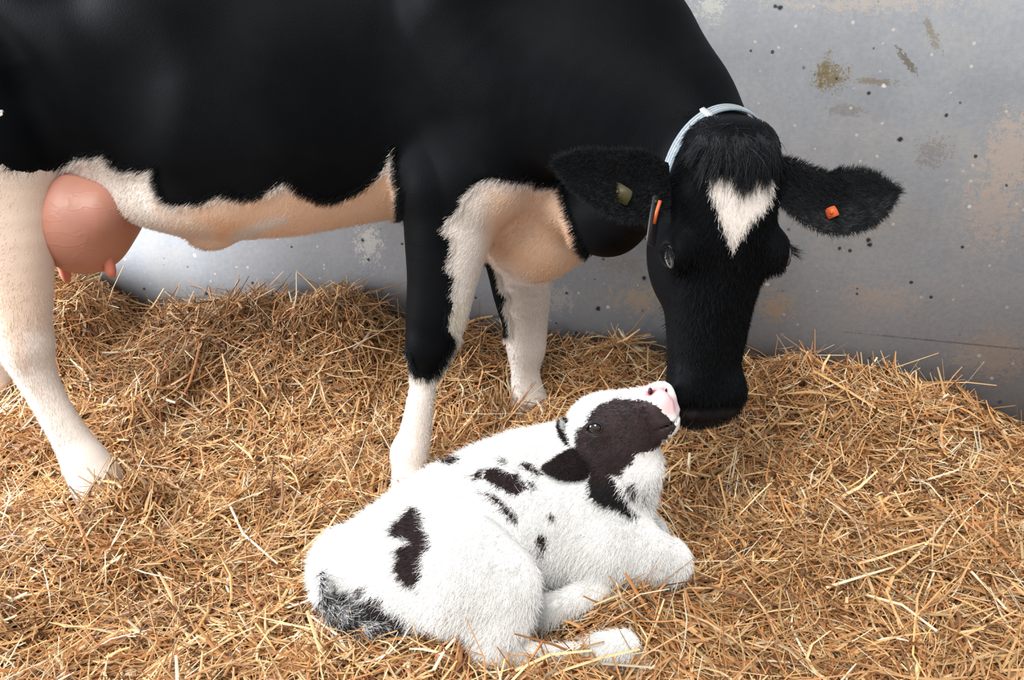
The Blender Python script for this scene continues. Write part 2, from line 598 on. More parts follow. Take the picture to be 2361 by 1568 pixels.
far_hind = [PR(-130, 380, 2.88, 160), PR(-70, 560, 2.93, 90), PR(-45, 700, 2.95, 60), PR(-30, 790, 2.95, 46), PR(-12, 860, 2.95, 40), PR(-5, 930, 2.95, 40), PR(0, 985, 2.94, 48)]
neck = limb([PR(1150, 170, 2.53, 250), PR(1300, 165, 2.43, 245), PR(1430, 235, 2.33, 212), PR(1550, 335, 2.22, 155), PR(1650, 405, 2.12, 112)], 2)
crest = [PR(1150, -120, 2.58, 180), PR(1325, -30, 2.46, 185), PR(1435, 90, 2.36, 150), PR(1565, 245, 2.22, 118), PR(1655, 335, 2.09, 80)]
dewlap = [PR(1350, 430, 2.42, 120), PR(1400, 490, 2.32, 98), PR(1470, 455, 2.22, 80)]
shoulder = limb([PR(1080, 0, 2.40, 160), PR(1190, 150, 2.365, 142), PR(1255, 235, 2.35, 108)], 2)
upperarm = [PR(1240, 250, 2.37, 100), PR(1110, 390, 2.38, 130), PR(1010, 420, 2.37, 85)]
brisket_c, brisket_r = P(1224, 500, 2.60), np.array([0.138, 0.165, 0.170])

near_fore, far_fore, near_hind, far_hind = limb(near_fore), limb(far_fore), limb(near_hind), limb(far_hind)

# head of the cow in its own frame: a down the face, n out of the face, u across it
CO, CL, ca, cn, cu = frame_from(P(1722, 318, 1.935), P(1628, 996, 1.965), np.array([0.20, -1.0, 0.02]))
CH = np.stack([cu, ca, cn], 1)


def ch(u, s, n):
    return CO + u * cu + s * CL * ca + n * cn


ht, (h_w, h_f, h_b) = table([0, .05, .15, .28, .38, .48, .58, .68, .78, .86, .92, .97, 1.0],
    [.045, .078, .102, .110, .106, .098, .087, .079, .073, .072, .077, .069, .036],
    [-.045, -.012, .010, .020, .018, .012, .008, .006, .006, .010, .014, .002, -.030],
    [-.10, -.13, -.16, -.195, -.21, -.205, -.18, -.15, -.13, -.12, -.115, -.105, -.08])


def cow_head_sdf(p):
    q = (p - CO) @ CH
    u, s, n = q[:, 0], q[:, 1] / CL, q[:, 2]
    w, fr, bk = np.interp(s, ht, h_w), np.interp(s, ht, h_f), np.interp(s, ht, h_b)
    d = section(u, n, w, fr, bk, 2.35)
    d = np.maximum(d, np.maximum(-s, s - 1) * CL * 0.8)
    au = np.stack([np.abs(u), q[:, 1], n], 1)
    L = CL
    d = smin(d, ell(au, np.array([.100, .375 * L, -.030]), [.034, .045, .045]), .03)        # orbit
    d = smin(d, ell(au, np.array([.070, .42 * L, -.135]), [.044, .11, .085]), .03)          # cheek
    d = smin(d, ell(q, np.array([.004, .035 * L, -.055]), [.092, .048, .065]), .03)         # poll
    d = smin(d, ell(au, np.array([.050, .865 * L, -.014]), [.029, .045, .030]), .03)        # nostril wing
    d = smin(d, ell(q, np.array([0, .965 * L, -.085]), [.050, .045, .045]), .02)            # chin
    d = smax(d, -ell(au, np.array([.046, .905 * L, .016]), [.012, .018, .014]), .010)       # nostril
    d = smax(d, -ell(au, np.array([.062, .47 * L, .028]), [.030, .060, .020]), .03)         # hollow below the eye
    d = smax(d, -ell(au, np.array([.128, .375 * L, -.010]), [.015, .020, .019]), .006)      # eye opening
    d = smax(d, -ell(q, np.array([.004, .905 * L, .026]), [.060, .0055, .020]), .014)        # upper edge of the nose pad
    return d


cow_head_sdf = culled(cow_head_sdf, ch(0, .5, -.08) - .42, ch(0, .5, -.08) + .42)


def cow_sdf(p):
    d = body_sdf(p)
    d = smin(d, ell(p, brisket_c, brisket_r), .08)
    d = smin(d, chain(p, neck, .03), .10)
    d = smin(d, chain(p, crest, .03), .06)
    d = smin(d, chain(p, dewlap, .02), .05)
    d = smin(d, chain(p, shoulder), .045)
    d = smin(d, chain(p, upperarm), .05)
    d = smin(d, chain(p, near_fore, .012), .035)
    d = smin(d, chain(p, far_fore, .012), .05)
    hind = smin(chain(p, near_hind, .015), chain(p, hock_tip, .01), .03)
    d = smin(d, hind, .05)
    d = smin(d, chain(p, far_hind, .012), .06)
    d = smax(d, -ell(p, P(240, 120, 2.30), [.085, .06, .17]), .10)      # hollow of the flank
    d = smin(d, ell(p, P(385, 5, 2.44), [.15, .09, .12]), .08)           # last ribs
    # carpus, fetlocks
    for c, r in (PR(985, 795, 2.365, 46), PR(938, 1044, 2.375, 33), PR(194, 1062, 2.35, 42), PR(1226, 950, 2.79, 48)):
        d = smin(d, ell(p, c, [r, r, r * 1.1]), .02)
    # navel fold, milk vein
    d = smin(d, ell(p, P(488, 546, 2.60), [.045, .05, .026]), .05)
    d = smin(d, ell(p, P(420, 462, 2.47), [.15, .08, .06]), .07)
    # hook bones and tail head
    for s in (-1, 1):
        d = smin(d, ell(p, np.array([-1.10, YS(-1.10) + s * .24, 1.31]), [.10, .07, .08]), .08)
    d = smin(d, cow_head_sdf(p), .05)
    return d


xs = axis_grid(-1.75, 0.92, [(0.22, 0.80, 0.0048)], 0.0095)
ys = axis_grid(1.72, 3.14, [(1.72, 2.06, 0.0052)], 0.0095)
zs = axis_grid(-0.14, 1.50, [(0.33, 1.08, 0.0065)], 0.0095)
cow_v, cow_q = polygonise(cow_sdf, xs, ys, zs, 0.065)

# ------------------------------------------------------------------ the cow: coat
white_regions = [
    [(-900, 380), (-300, 385), (-20, 375), (6, 378), (22, 391), (60, 398), (100, 393), (130, 392), (165, 375), (180, 363), (215, 362), (237, 356),
     (262, 382), (285, 394), (310, 390), (330, 396), (352, 388), (358, 425), (372, 462), (400, 472), (440, 468), (462, 472), (490, 455), (512, 449), (560, 462), (602, 456),
     (632, 432), (655, 419), (668, 423), (690, 446), (740, 467), (768, 468), (800, 456), (842, 436), (876, 404), (898, 372), (906, 342), (909, 385), (912, 420), (921, 445), (918, 500), (908, 640), (700, 800), (420, 1400), (-900, 1400)],
    [(1108, 417), (1128, 410), (1160, 412), (1195, 420), (1225, 419), (1243, 428), (1290, 432), (1302, 470), (1318, 520), (1330, 560), (1342, 585), (1360, 600), (1420, 720), (1400, 1100),
     (1020, 1100), (1012, 864), (1048, 800), (1052, 780), (1034, 752), (1036, 725), (1047, 700), (1042, 665), (1051, 640), (1030, 612), (1040, 590), (1042, 548), (1022, 534), (1036, 500), (1060, 482), (1068, 450), (1085, 436)],
    [(934, 810), (944, 845), (957, 868), (990, 876), (1014, 862), (1030, 900), (1040, 1250), (820, 1250), (900, 840)],
    [(1638, 400), (1636, 432), (1650, 470), (1668, 528), (1691, 573), (1708, 545), (1735, 506), (1760, 484), (1778, 458), (1782, 420), (1776, 400), (1740, 392), (1680, 392)],
    [(-40, 250), (4, 252), (10, 260), (2, 272), (-40, 280)],
]
black_over = [[(1095, 590), (1138, 600), (1146, 640), (1152, 668), (1168, 682), (1160, 712), (1172, 745), (1173, 772), (1160, 778), (1120, 700)]]


def lumps(p, s, seed=0):
    r = np.random.default_rng(seed)
    out = np.zeros(len(p))
    for i in range(6):
        k = r.normal(0, 1, 3); k = k / np.linalg.norm(k) * s * (1 + 0.5 * i)
        out += np.sin(p @ k + r.random() * 6.28) / (1 + 0.4 * i)
    return out / 2.5


def cow_colours(p):
    uv = project(p)
    wsd = np.full(len(p), -80.0)
    for poly in white_regions:
        wsd = np.maximum(wsd, poly_sd(uv, poly))
    for poly in black_over:
        wsd = np.where(p[:, 1] > 2.6, np.minimum(wsd, -poly_sd(uv, poly)), wsd)
    patch = -wsd * depth(p) / FPX
    dark = np.tile(np.array([.0019, .0022, .0027]), (len(p), 1))
    hq = (p - CO) @ CH
    pad = smooth(.895, .935, hq[:, 1] / CL + .012 * lumps(p, 60, 31)) * (hq[:, 1] / CL < 1.1) * (np.abs(hq[:, 0]) < .12) * (np.abs(hq[:, 2]) < .2)
    dark = dark + pad[:, None] * (np.array([.010, .0082, .0078]) - dark)
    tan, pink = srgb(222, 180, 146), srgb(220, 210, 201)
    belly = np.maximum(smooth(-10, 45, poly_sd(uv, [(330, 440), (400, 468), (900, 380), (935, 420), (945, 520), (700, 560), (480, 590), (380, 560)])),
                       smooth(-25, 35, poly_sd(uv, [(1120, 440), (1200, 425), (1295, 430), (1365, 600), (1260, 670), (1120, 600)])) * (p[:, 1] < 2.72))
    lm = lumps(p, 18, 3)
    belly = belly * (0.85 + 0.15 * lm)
    spots = np.maximum(smooth(-14, 14, poly_sd(uv, [(528, 552), (560, 556), (610, 535), (665, 512), (655, 500), (600, 510), (545, 532)])),
                       smooth(-14, 14, poly_sd(uv, [(360, 505), (395, 555), (430, 545), (490, 560), (500, 530), (440, 500), (390, 470)])) * 0.6)
    spots = np.maximum(spots, smooth(-6, 10, poly_sd(uv, [(180, 363), (237, 350), (350, 385), (360, 470), (420, 480), (390, 500), (330, 450), (260, 400)])))
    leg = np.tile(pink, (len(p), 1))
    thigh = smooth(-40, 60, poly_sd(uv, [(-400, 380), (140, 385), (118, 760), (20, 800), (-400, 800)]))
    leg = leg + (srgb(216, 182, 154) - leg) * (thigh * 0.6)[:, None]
    hock_mark = smooth(-10, 14, poly_sd(uv, [(20, 770), (55, 780), (75, 840), (60, 860), (35, 830)])) * (0.5 + 0.5 * lm)  # browner mark at the front of the hock
    leg = leg + (srgb(190, 140, 105) - leg) * (np.clip(hock_mark, 0, 1) * .6)[:, None]
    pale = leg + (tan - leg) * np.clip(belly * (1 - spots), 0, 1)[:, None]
    knee = smooth(-10, 20, poly_sd(uv, [(1030, 700), (1080, 690), (1060, 800), (1010, 880), (955, 880), (1000, 800)])) * (p[:, 1] < 2.6)
    pale = pale + (srgb(196, 186, 160) - pale) * (knee * .55)[:, None]
    return patch, dark, pale


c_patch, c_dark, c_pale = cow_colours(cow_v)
cow_mat = coat_mat('cow_hide', rough=0.55, spec=0.028, edge=0.006, painted_sheen=0.09)
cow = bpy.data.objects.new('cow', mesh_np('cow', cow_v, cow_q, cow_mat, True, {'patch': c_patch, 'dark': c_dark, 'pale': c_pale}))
link(cow, label='black and white cow standing in straw, lowering its head to nuzzle the calf', cat='cow')

fur_black = fur_mat('cow_fur', 0.5, 0.095)


def flow_cow(p):
    """lie of the hair: backwards along the trunk, down the legs and the face"""
    f = np.tile(np.array([-0.75, 0.0, -0.55]), (len(p), 1))
    legm = smooth(.62, .45, p[:, 2])[:, None]
    f = f * (1 - legm) + np.array([0, 0, -1.0]) * legm
    hm = smooth(.30, .38, p[:, 0])[:, None] * smooth(2.08, 2.0, p[:, 1])[:, None]
    return f * (1 - hm) + ca * hm


def in_view(p, nrm, pad=60):
    uv = project(p)
    to = np.array([0, 0, CAM_Z]) - p
    facing = (to * nrm).sum(1) / np.linalg.norm(to, axis=1)
    ok = (uv[:, 0] > -pad) & (uv[:, 0] < W + pad) & (uv[:, 1] > -pad) & (uv[:, 1] < H + pad)
    return np.where(ok, 1.0, 0.06) * np.where(facing > -0.35, 1.0, 0.25)


def cow_density(c):
    pt = cow_colours(c)[0]
    headness = smooth(.30, .40, c[:, 0]) * smooth(2.10, 2.0, c[:, 1])
    d = np.where(pt > 0, 1.0 * headness, .7)
    return d + 2.5 * smooth(.016, .004, np.abs(pt))


r_p, r_n = sample_quads(cow_v, cow_q, 150000, lambda c, n: in_view(c, n) * cow_density(c) * np.where(c[:, 2] < 0.02, 0.0, 1.0) * np.where(np.minimum(np.linalg.norm(c - ch(.118, .375, -.01), axis=1), np.linalg.norm(c - ch(-.118, .375, -.01), axis=1)) < .024, 0, 1) * np.where(((c - CO) @ cn > .0) & ((c - ch(0, .9, 0)) @ ca > -.01), 0.05, 1.0))
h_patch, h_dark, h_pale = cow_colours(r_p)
isd = (h_patch + rng.normal(0, .0030, len(r_p)) > 0)
tone = rng.uniform(.7, 1.35, len(r_p))[:, None]
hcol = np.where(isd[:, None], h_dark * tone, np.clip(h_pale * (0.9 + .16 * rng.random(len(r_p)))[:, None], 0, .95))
thin = (~isd) & (smooth(0, 1, h_pale[:, 0] / np.maximum(h_pale[:, 2], 1e-3) - 1.2) > .35) & (rng.random(len(r_p)) < .65)
keep = ~thin
hl = np.where(isd, rng.uniform(.008, .014, len(r_p)), rng.uniform(.005, .009, len(r_p)))
hl = np.where(np.abs(h_patch) < .012, rng.uniform(.009, .018, len(r_p)), hl)
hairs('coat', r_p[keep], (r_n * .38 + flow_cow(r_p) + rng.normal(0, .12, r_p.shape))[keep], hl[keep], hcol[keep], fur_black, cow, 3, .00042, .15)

# ------------------------------------------------------------------ the cow: eyes, udder, forelock, ears, tail, hooves
eye_mat, nt, b = new_mat('eye')
b.inputs['Base Color'].default_value = (.012, .009, .008, 1)
tc = node(nt, 'ShaderNodeTexCoord').outputs['Object']
nt.links.new(mixc(nt, noise(nt, tc, 40), (.006, .005, .006), (.022, .014, .010)), b.inputs['Base Color'])
b.inputs['Roughness'].default_value = .04
b.inputs['Specular IOR Level'].default_value = .8


def ball(name, c, r, mat, parent, R=None, nseg=20):
    """ellipsoid of latitude rings; r: three radii"""
    th = np.linspace(0, math.pi, nseg // 2 + 1)[1:-1]; ph = np.linspace(0, 2 * math.pi, nseg, endpoint=False)
    v = [(0, 0, 1)] + [(math.sin(t) * math.cos(f), math.sin(t) * math.sin(f), math.cos(t)) for t in th for f in ph] + [(0, 0, -1)]
    v = np.array(v) * np.asarray(r)
    if R is not None: v = v @ R.T
    v = v + c
    k = len(th); tri, quad = [], []
    for j in range(nseg):
        j2 = (j + 1) % nseg
        tri.append((0, 1 + j, 1 + j2)); tri.append((len(v) - 1, 1 + (k - 1) * nseg + j2, 1 + (k - 1) * nseg + j))
        for i in range(k - 1):
            quad.append((1 + i * nseg + j, 1 + (i + 1) * nseg + j, 1 + (i + 1) * nseg + j2, 1 + i * nseg + j2))
    o = bpy.data.objects.new(name, mesh_np(name, v, [np.array(tri), np.array(quad)], mat))
    return link(o, parent)


def tube(name, pts, rads, mat, parent=None, nseg=10, flat=None):
    pts = np.asarray(pts, float); n = len(pts)
    tg = np.gradient(pts, axis=0); tg /= np.linalg.norm(tg, axis=1)[:, None]
    up = np.array([.13, .21, .97])
    s = np.cross(tg, up); s /= np.linalg.norm(s, axis=1)[:, None]
    t2 = np.cross(s, tg)
    ang = np.linspace(0, 2 * math.pi, nseg, endpoint=False)
    rads = np.broadcast_to(rads, (n,))
    v = pts[:, None] + rads[:, None, None] * (np.cos(ang)[None, :, None] * s[:, None] * (flat or 1) + np.sin(ang)[None, :, None] * t2[:, None])
    v = v.reshape(-1, 3)
    q = [(i * nseg + j, i * nseg + (j + 1) % nseg, (i + 1) * nseg + (j + 1) % nseg, (i + 1) * nseg + j) for i in range(n - 1) for j in range(nseg)]
    caps = np.array([list(range(nseg))[::-1], [(n - 1) * nseg + j for j in range(nseg)]])
    o = bpy.data.objects.new(name, mesh_np(name, v, [np.array(q), caps], mat))
    return link(o, parent)


lid_mat = simple('eyelid_skin', srgb(58, 54, 56), .45, .4, 90, .2)
for s in (-1, 1):
    e = ball('eye', ch(s * .1040, .375, -.010), [.022, .022, .022], eye_mat, cow, CH)
    e['label'] = 'dark glossy eye'
    # lids: an upper and a lower rim, almond-shaped, the inner corner towards the nose
    for sign, nm in ((1, 'upper_eyelid'), (-1, 'lower_eyelid')):
        t = np.linspace(0, math.pi, 15)
        pts = [ch(s * (.1230 - .004 * abs(math.cos(a))), .375 + (.80 * .0235 * math.cos(a) - sign * .60 * .0135 * math.sin(a)) / CL,
                  -.010 + .60 * .0235 * math.cos(a) + sign * .80 * .0135 * math.sin(a)) for a in t]
        tube(nm, pts, (.0030 if sign > 0 else .0022) + .0008 * np.sin(t), lid_mat, cow, 8)

udder_mat, nt, b = new_mat('udder_skin')
tc = node(nt, 'ShaderNodeTexCoord').outputs['Object']
col = mixc(nt, noise(nt, tc, 9, 5), tuple(srgb(156, 102, 84)), tuple(srgb(178, 126, 106)))
mp = node(nt, 'ShaderNodeMapping'); mp.inputs['Rotation'].default_value = (0, .7, 0); mp.inputs['Scale'].default_value = (.5, 1, 1.3)
nt.links.new(tc, mp.inputs['Vector'])
vein = noise(nt, mp.outputs[0], 16, 3, .5)
vk = mathn(nt, 'SUBTRACT', 1, mathn(nt, 'MULTIPLY', mathn(nt, 'ABSOLUTE', mathn(nt, 'SUBTRACT', vein, .5)), 26), clamp=True)
col = mixc(nt, mathn(nt, 'MULTIPLY', vk, .13), col, tuple(srgb(168, 104, 84)))
nt.links.new(col, b.inputs['Base Color'])
b.inputs['Roughness'].default_value = .5
b.inputs['Subsurface Weight'].default_value = .06
b.inputs['Subsurface Radius'].default_value = (.02, .008, .005)
bp = node(nt, 'ShaderNodeBump', Strength=.12, Distance=.005)
nt.links.new(mathn(nt, 'ADD', vk, mathn(nt, 'MULTIPLY', noise(nt, tc, 120, 3), .5)), bp.inputs['Height']); nt.links.new(bp.outputs[0], b.inputs['Normal'])

ud_c = [PR(196, 494, 2.535, 110), PR(190, 500, 2.82, 104)]


def udder_sdf(p):
    d = None
    for (c, r) in ud_c:
        e = ell(p, c, [r * 1.03, r * 1.45, r * 1.17])
        d = e if d is None else smin(d, e, .07)
    d = smin(d, ell(p, P(268, 470, 2.52), [.055, .13, .08]), .05)
    c, r = PR(200, 558, 2.50, 70)
    d = smin(d, ell(p, c, [r, r, r * .8]), .05)
    return d


uv_, uq_ = polygonise(udder_sdf, axis_grid(-1.42, -.75, [], .012), axis_grid(2.28, 3.05, [], .012), axis_grid(.40, .98, [], .012), .09)
udder = bpy.data.objects.new('udder', mesh_np('udder', uv_, uq_, udder_mat))
link(udder, cow, label='smooth pinkish brown udder')
teat_mat = simple('teat_skin', srgb(190, 112, 92), .5, .4, 60, .15)
for (x, y, Y, l) in ((243, 590, 2.46, .055), (140, 605, 2.52, .05), (225, 585, 2.80, .05), (140, 590, 2.82, .05)):
    a = P(x, y, Y)
    pts = [a + np.array([.002 * k, 0, .03 - (l + .03) * k / 5]) for k in range(6)]
    t = tube('teat', pts, np.array([.022, .019, .016, .0145, .0135, .008]), teat_mat, udder, 12)

# forelock: long hair falling from the poll over the brow
n = 5600
fu = rng.uniform(-.078, .084, n); fs = rng.uniform(-.045, .060, n)
root = np.array([ch(a, b_, .14) for a, b_ in zip(fu, fs)])
for _ in range(30):
    root = root - cn * np.clip(cow_sdf(root), -.01, .05)[:, None] * .8
okr = ((root - CO) @ cn) > -.085
root, fu, fs = root[okr], fu[okr], fs[okr]; n = len(root)
ncl = 85                                   # locks: every hair leans towards the middle line of its lock
cl_u, cl_s = rng.uniform(-.078, .083, ncl), rng.uniform(-.04, .065, ncl)
cl_lat, cl_len, cl_out = rng.normal(0, .34, ncl), rng.uniform(.55, 1.25, ncl), rng.uniform(.25, .85, ncl)
near_cl = np.argmin((fu[:, None] - cl_u[None]) ** 2 + ((fs[:, None] - cl_s[None]) * CL) ** 2, 1)
ln = rng.uniform(.040, .078, n) * cl_len[near_cl] * (1 - .38 * np.abs(fu) / .08)
dirs = ca * 1.0 + cn * (cl_out[near_cl] + rng.normal(0, .10, n))[:, None] + cu * ((cl_u[near_cl] - fu) * 13 + cl_lat[near_cl] + rng.normal(0, .12, n))[:, None]
wild = rng.random(n) < .06
dirs = dirs + np.where(wild[:, None], rng.normal(0, .55, (n, 3)), 0)
fl = hairs('forelock', root, dirs, ln, np.array([.007, .0078, .009]) * rng.uniform(.5, 1.9, n)[:, None], fur_mat('forelock_hair', .42, .2), cow, 6, .00062, .12,
           droop=(ca * .35 - cn * .42) + np.zeros((n, 3)))
fl['label'] = 'long black forelock over the brow'

# lashes of both eyes
n = 160
sd = rng.choice([-1, 1], n); aa = rng.uniform(.2, 2.9, n)
root = np.array([ch(s * .122, .375 - .019 * math.sin(a) / CL, -.012 + .026 * math.cos(a)) for s, a in zip(sd, aa)])
hairs('eyelashes', root, cu * sd[:, None] * 1.0 + ca * .45 + cn * .3 + rng.normal(0, .12, (n, 3)), rng.uniform(.016, .03, n), np.tile([.01, .01, .01], (n, 1)), fur_black, cow, 4, .0005, .1)
# whiskers on muzzle and brow
n = 90
root = np.array([ch(a, b_, c) for a, b_, c in zip(rng.uniform(-.06, .06, n), rng.uniform(.9, .99, n), rng.uniform(-.09, .0, n))])
hairs('whiskers', root, np.sign((root - CO) @ cu)[:, None] * cu * .8 + ca * .5 + cn * .5 + rng.normal(0, .3, (n, 3)), rng.uniform(.02, .05, n), np.tile([.05, .045, .04], (n, 1)), fur_black, cow, 4, .0003, .2)


def ear(name, line, half, Y, cup, mat, parent, thick=.008, flip=1, twist=0.0, nu=26, nv=17):
    """leaf-shaped cupped ear; line: px centre line, half: px half widths, Y: depths along it"""
    t0 = np.linspace(0, 1, len(line)); t = np.linspace(0, 1, nu)
    cl = np.array([np.interp(t, t0, [l[i] for l in line]) for i in (0, 1)]).T
    hw = np.interp(t, t0, half)
    k = np.array([.25, .5, .25])
    for _ in range(3):
        cl[1:-1] = .25 * cl[:-2] + .5 * cl[1:-1] + .25 * cl[2:]
        hw[1:-1] = .25 * hw[:-2] + .5 * hw[1:-1] + .25 * hw[2:]
    yy = np.interp(t, t0, Y)
    c = np.array([P(a, b_, y) for (a, b_), y in zip(cl, yy)])
    hw = hw * depth(c) / FPX
    tg = np.gradient(c, axis=0); tg /= np.linalg.norm(tg, axis=1)[:, None]
    view = np.array([0, 0, CAM_Z]) - c; view /= np.linalg.norm(view, axis=1)[:, None]
    bn = np.cross(tg, view); bn /= np.linalg.norm(bn, axis=1)[:, None]
    nn = np.cross(bn, tg)
    if twist:
        bn2 = bn * math.cos(twist) + nn * math.sin(twist); nn = nn * math.cos(twist) - bn * math.sin(twist); bn = bn2
    w = np.linspace(-1, 1, nv)
    rim = np.sqrt(np.clip(1 - w ** 2, 0, 1))
    cu_ = cup * hw
    mid = c[:, None] + (w[None, :, None] * hw[:, None, None]) * bn[:, None] - (flip * cu_[:, None, None] * (1 - np.abs(w) ** 1.6)[None, :, None]) * nn[:, None]
    th = thick * rim[None, :, None] * (np.sqrt(np.clip(1.02 - t, 0, 1)) + .15)[:, None, None]
    A, B = mid + th * nn[:, None], mid - th * nn[:, None]
    v = np.concatenate([A.reshape(-1, 3), B.reshape(-1, 3)])
    q = []
    N = nu * nv
    for i in range(nu - 1):
        for j in range(nv - 1):
            a = i * nv + j
            q.append((a, a + 1, a + nv + 1, a + nv)); q.append((N + a, N + a + nv, N + a + nv + 1, N + a + 1))
        for j in (0, nv - 1):
            a, b_ = i * nv + j, (i + 1) * nv + j
            q.append((a, b_, N + b_, N + a) if j == 0 else (b_, a, N + a, N + b_))
    for j in range(nv - 1):
        a = (nu - 1) * nv + j
        q.append((a, a + 1, N + a + 1, N + a))
        q.append((j + 1, j, N + j, N + j + 1))
    o = bpy.data.objects.new(name, mesh_np(name, v, np.array(q), mat))
    link(o, parent)
    return o, A, B, nn, bn, tg


ear_mat = simple('ear_hide', (.009, .0092, .0098), .6, .2, 70, .35, .5)
ears = []
for line, half, Y, cup in (
        ([(1548, 425), (1500, 433), (1450, 430), (1400, 416), (1350, 397), (1312, 384), (1289, 379)], [50, 74, 76, 64, 48, 28, 3], [2.00, 1.985, 1.97, 1.96, 1.955, 1.955, 1.96], .30),
        ([(1762, 398), (1805, 412), (1845, 434), (1885, 461), (1930, 470), (1985, 459), (2030, 450), (2063, 440)], [34, 48, 52, 60, 72, 68, 48, 4], [2.02, 2.00, 1.985, 1.97, 1.96, 1.96, 1.965, 1.975], .42)):
    o, A, B, nn, bn, tg = ear('ear', line, half, Y, cup, ear_mat, cow)
    ears.append((o, A, B, nn, bn, tg))
    nu, nv = A.shape[:2]
    n = 2600     # fringe along the rims and hair inside
    i = rng.integers(1, nu - 1, n); side = rng.choice([0, nv - 1], n); fr_ = rng.random(n)[:, None]
    root = A[i, side] * (1 - fr_) + A[i + 1, side] * fr_ + rng.normal(0, .0015, (n, 3))
    d = bn[i] * np.where(side == 0, -1, 1)[:, None] + tg[i] * .5 + nn[i] * rng.normal(.1, .35, n)[:, None]
    hairs('ear_fringe', root, d, rng.uniform(.005, .013, n), np.tile([.011, .0115, .0125], (n, 1)) * rng.uniform(.6, 1.5, n)[:, None], fur_black, o, 4, .0004, .25)
    n = 6000
    i = rng.integers(0, nu - 1, n); j = rng.integers(0, nv - 1, n); fr_ = rng.random(n)[:, None]; fj_ = rng.random(n)[:, None]
    root = (A[i, j] * (1 - fr_) + A[i + 1, j] * fr_) * (1 - fj_) + (A[i, j + 1] * (1 - fr_) + A[i + 1, j + 1] * fr_) * fj_
    hairs('inner_hair', root, nn[i] * .35 + tg[i] + bn[i] * rng.normal(0, .4, n)[:, None], rng.uniform(.008, .02, n), np.tile([.012, .0125, .0135], (n, 1)) * rng.uniform(.5, 1.6, n)[:, None], fur_black, o, 4, .00042, .25)

# tail hanging behind the thighs
tp = np.array([(-1.60, YS(-1.6), 1.30), (-1.70, YS(-1.6), 1.26), (-1.735, YS(-1.6), 1.10), (-1.72, YS(-1.6), .85), (-1.70, YS(-1.6), .62), (-1.69, YS(-1.6) - .01, .48)])
tt = np.linspace(0, 1, 24); tk = np.linspace(0, 1, len(tp))
tail_pts = np.stack([np.interp(tt, tk, tp[:, i]) for i in range(3)], 1)
tail = tube('tail', tail_pts, np.interp(tt, [0, .3, 1], [.04, .026, .014]), simple('tail_hide', (.011, .0115, .013), .6, .3, 40, .3), cow, 12)
n = 900
root = tail_pts[rng.integers(17, 24, n)] + rng.normal(0, .008, (n, 3))
hairs('switch', root, np.array([0, 0, -1.0]) + rng.normal(0, .12, (n, 3)), rng.uniform(.12, .26, n), np.tile([.55, .5, .44], (n, 1)) * rng.uniform(.7, 1.2, n)[:, None], fur_black, tail, 5, .0006, .12)

hoof_mat = simple('hoof_horn', srgb(120, 96, 74), .5, .4, 30, .3)


def hoof(at, parent, fw, sc=1.0, mat=hoof_mat):
    """cloven hoof: two claws, each a tapered wedge"""
    fw = np.array([fw[0], fw[1], 0.0]); fw /= np.linalg.norm(fw)
    sd = np.array([-fw[1], fw[0], 0])
    for s in (-1, 1):
        prof = [(-.055, 0), (.075, 0), (.062, .03), (.030, .085), (-.040, .085), (-.058, .03)]
        v = []
        for k, wdt in ((-1, 1), (1, 1)):
            for (a, z) in prof:
                v.append(at + sc * (fw * a + sd * (s * .034 + k * (.030 - z * .08)) + np.array([0, 0, z])))
        v = np.array(v); m = len(prof)
        f = [np.array([[j, (j + 1) % m, m + (j + 1) % m, m + j] for j in range(m)]), np.array([list(range(m))[::-1], [m + j for j in range(m)]])]
        o = bpy.data.objects.new('hoof', mesh_np('hoof', v, f, mat, False))
        bv = o.modifiers.new('bevel', 'BEVEL'); bv.width = .008 * sc; bv.segments = 2
        link(o, parent)


for nodes, fwd in ((near_fore, (1, -.15)), (far_fore, (1, -.2)), (near_hind, (1, -.1)), (far_hind, (1, -.1))):
    c = nodes[-1][0].copy(); c[2] = min(c[2] - .075, -.055)
    hoof(c + np.array([.01, 0, 0]), cow, fwd)

# ------------------------------------------------------------------ collar and ear tags
def neck_sdf(p):
    d = smin(chain(p, neck, .03), chain(p, crest, .03), .06)
    return smin(d, chain(p, dewlap, .02), .05)


def on_neck(px, py):
    yy = np.linspace(1.75, 2.5, 400)
    pts_ = np.array([P(px, py, y) for y in yy]); d_ = neck_sdf(pts_)
    hit = np.argmax(d_ < .002) if (d_ < .002).any() else int(np.argmin(d_))
    return pts_[hit]


cb3 = on_neck(1650, 272)
col_axis = np.array([.30, -.92, -.22]); col_axis /= np.linalg.norm(col_axis)
nk = np.array([c for c, _ in neck]); sdn = (nk - cb3) @ col_axis
i_ = int(np.argmax((sdn[:-1] < 0) & (sdn[1:] >= 0))) if (sdn >= 0).any() else len(nk) - 2
col_c = nk[i_] + (nk[i_ + 1] - nk[i_]) * (sdn[i_] / (sdn[i_] - sdn[i_ + 1]))


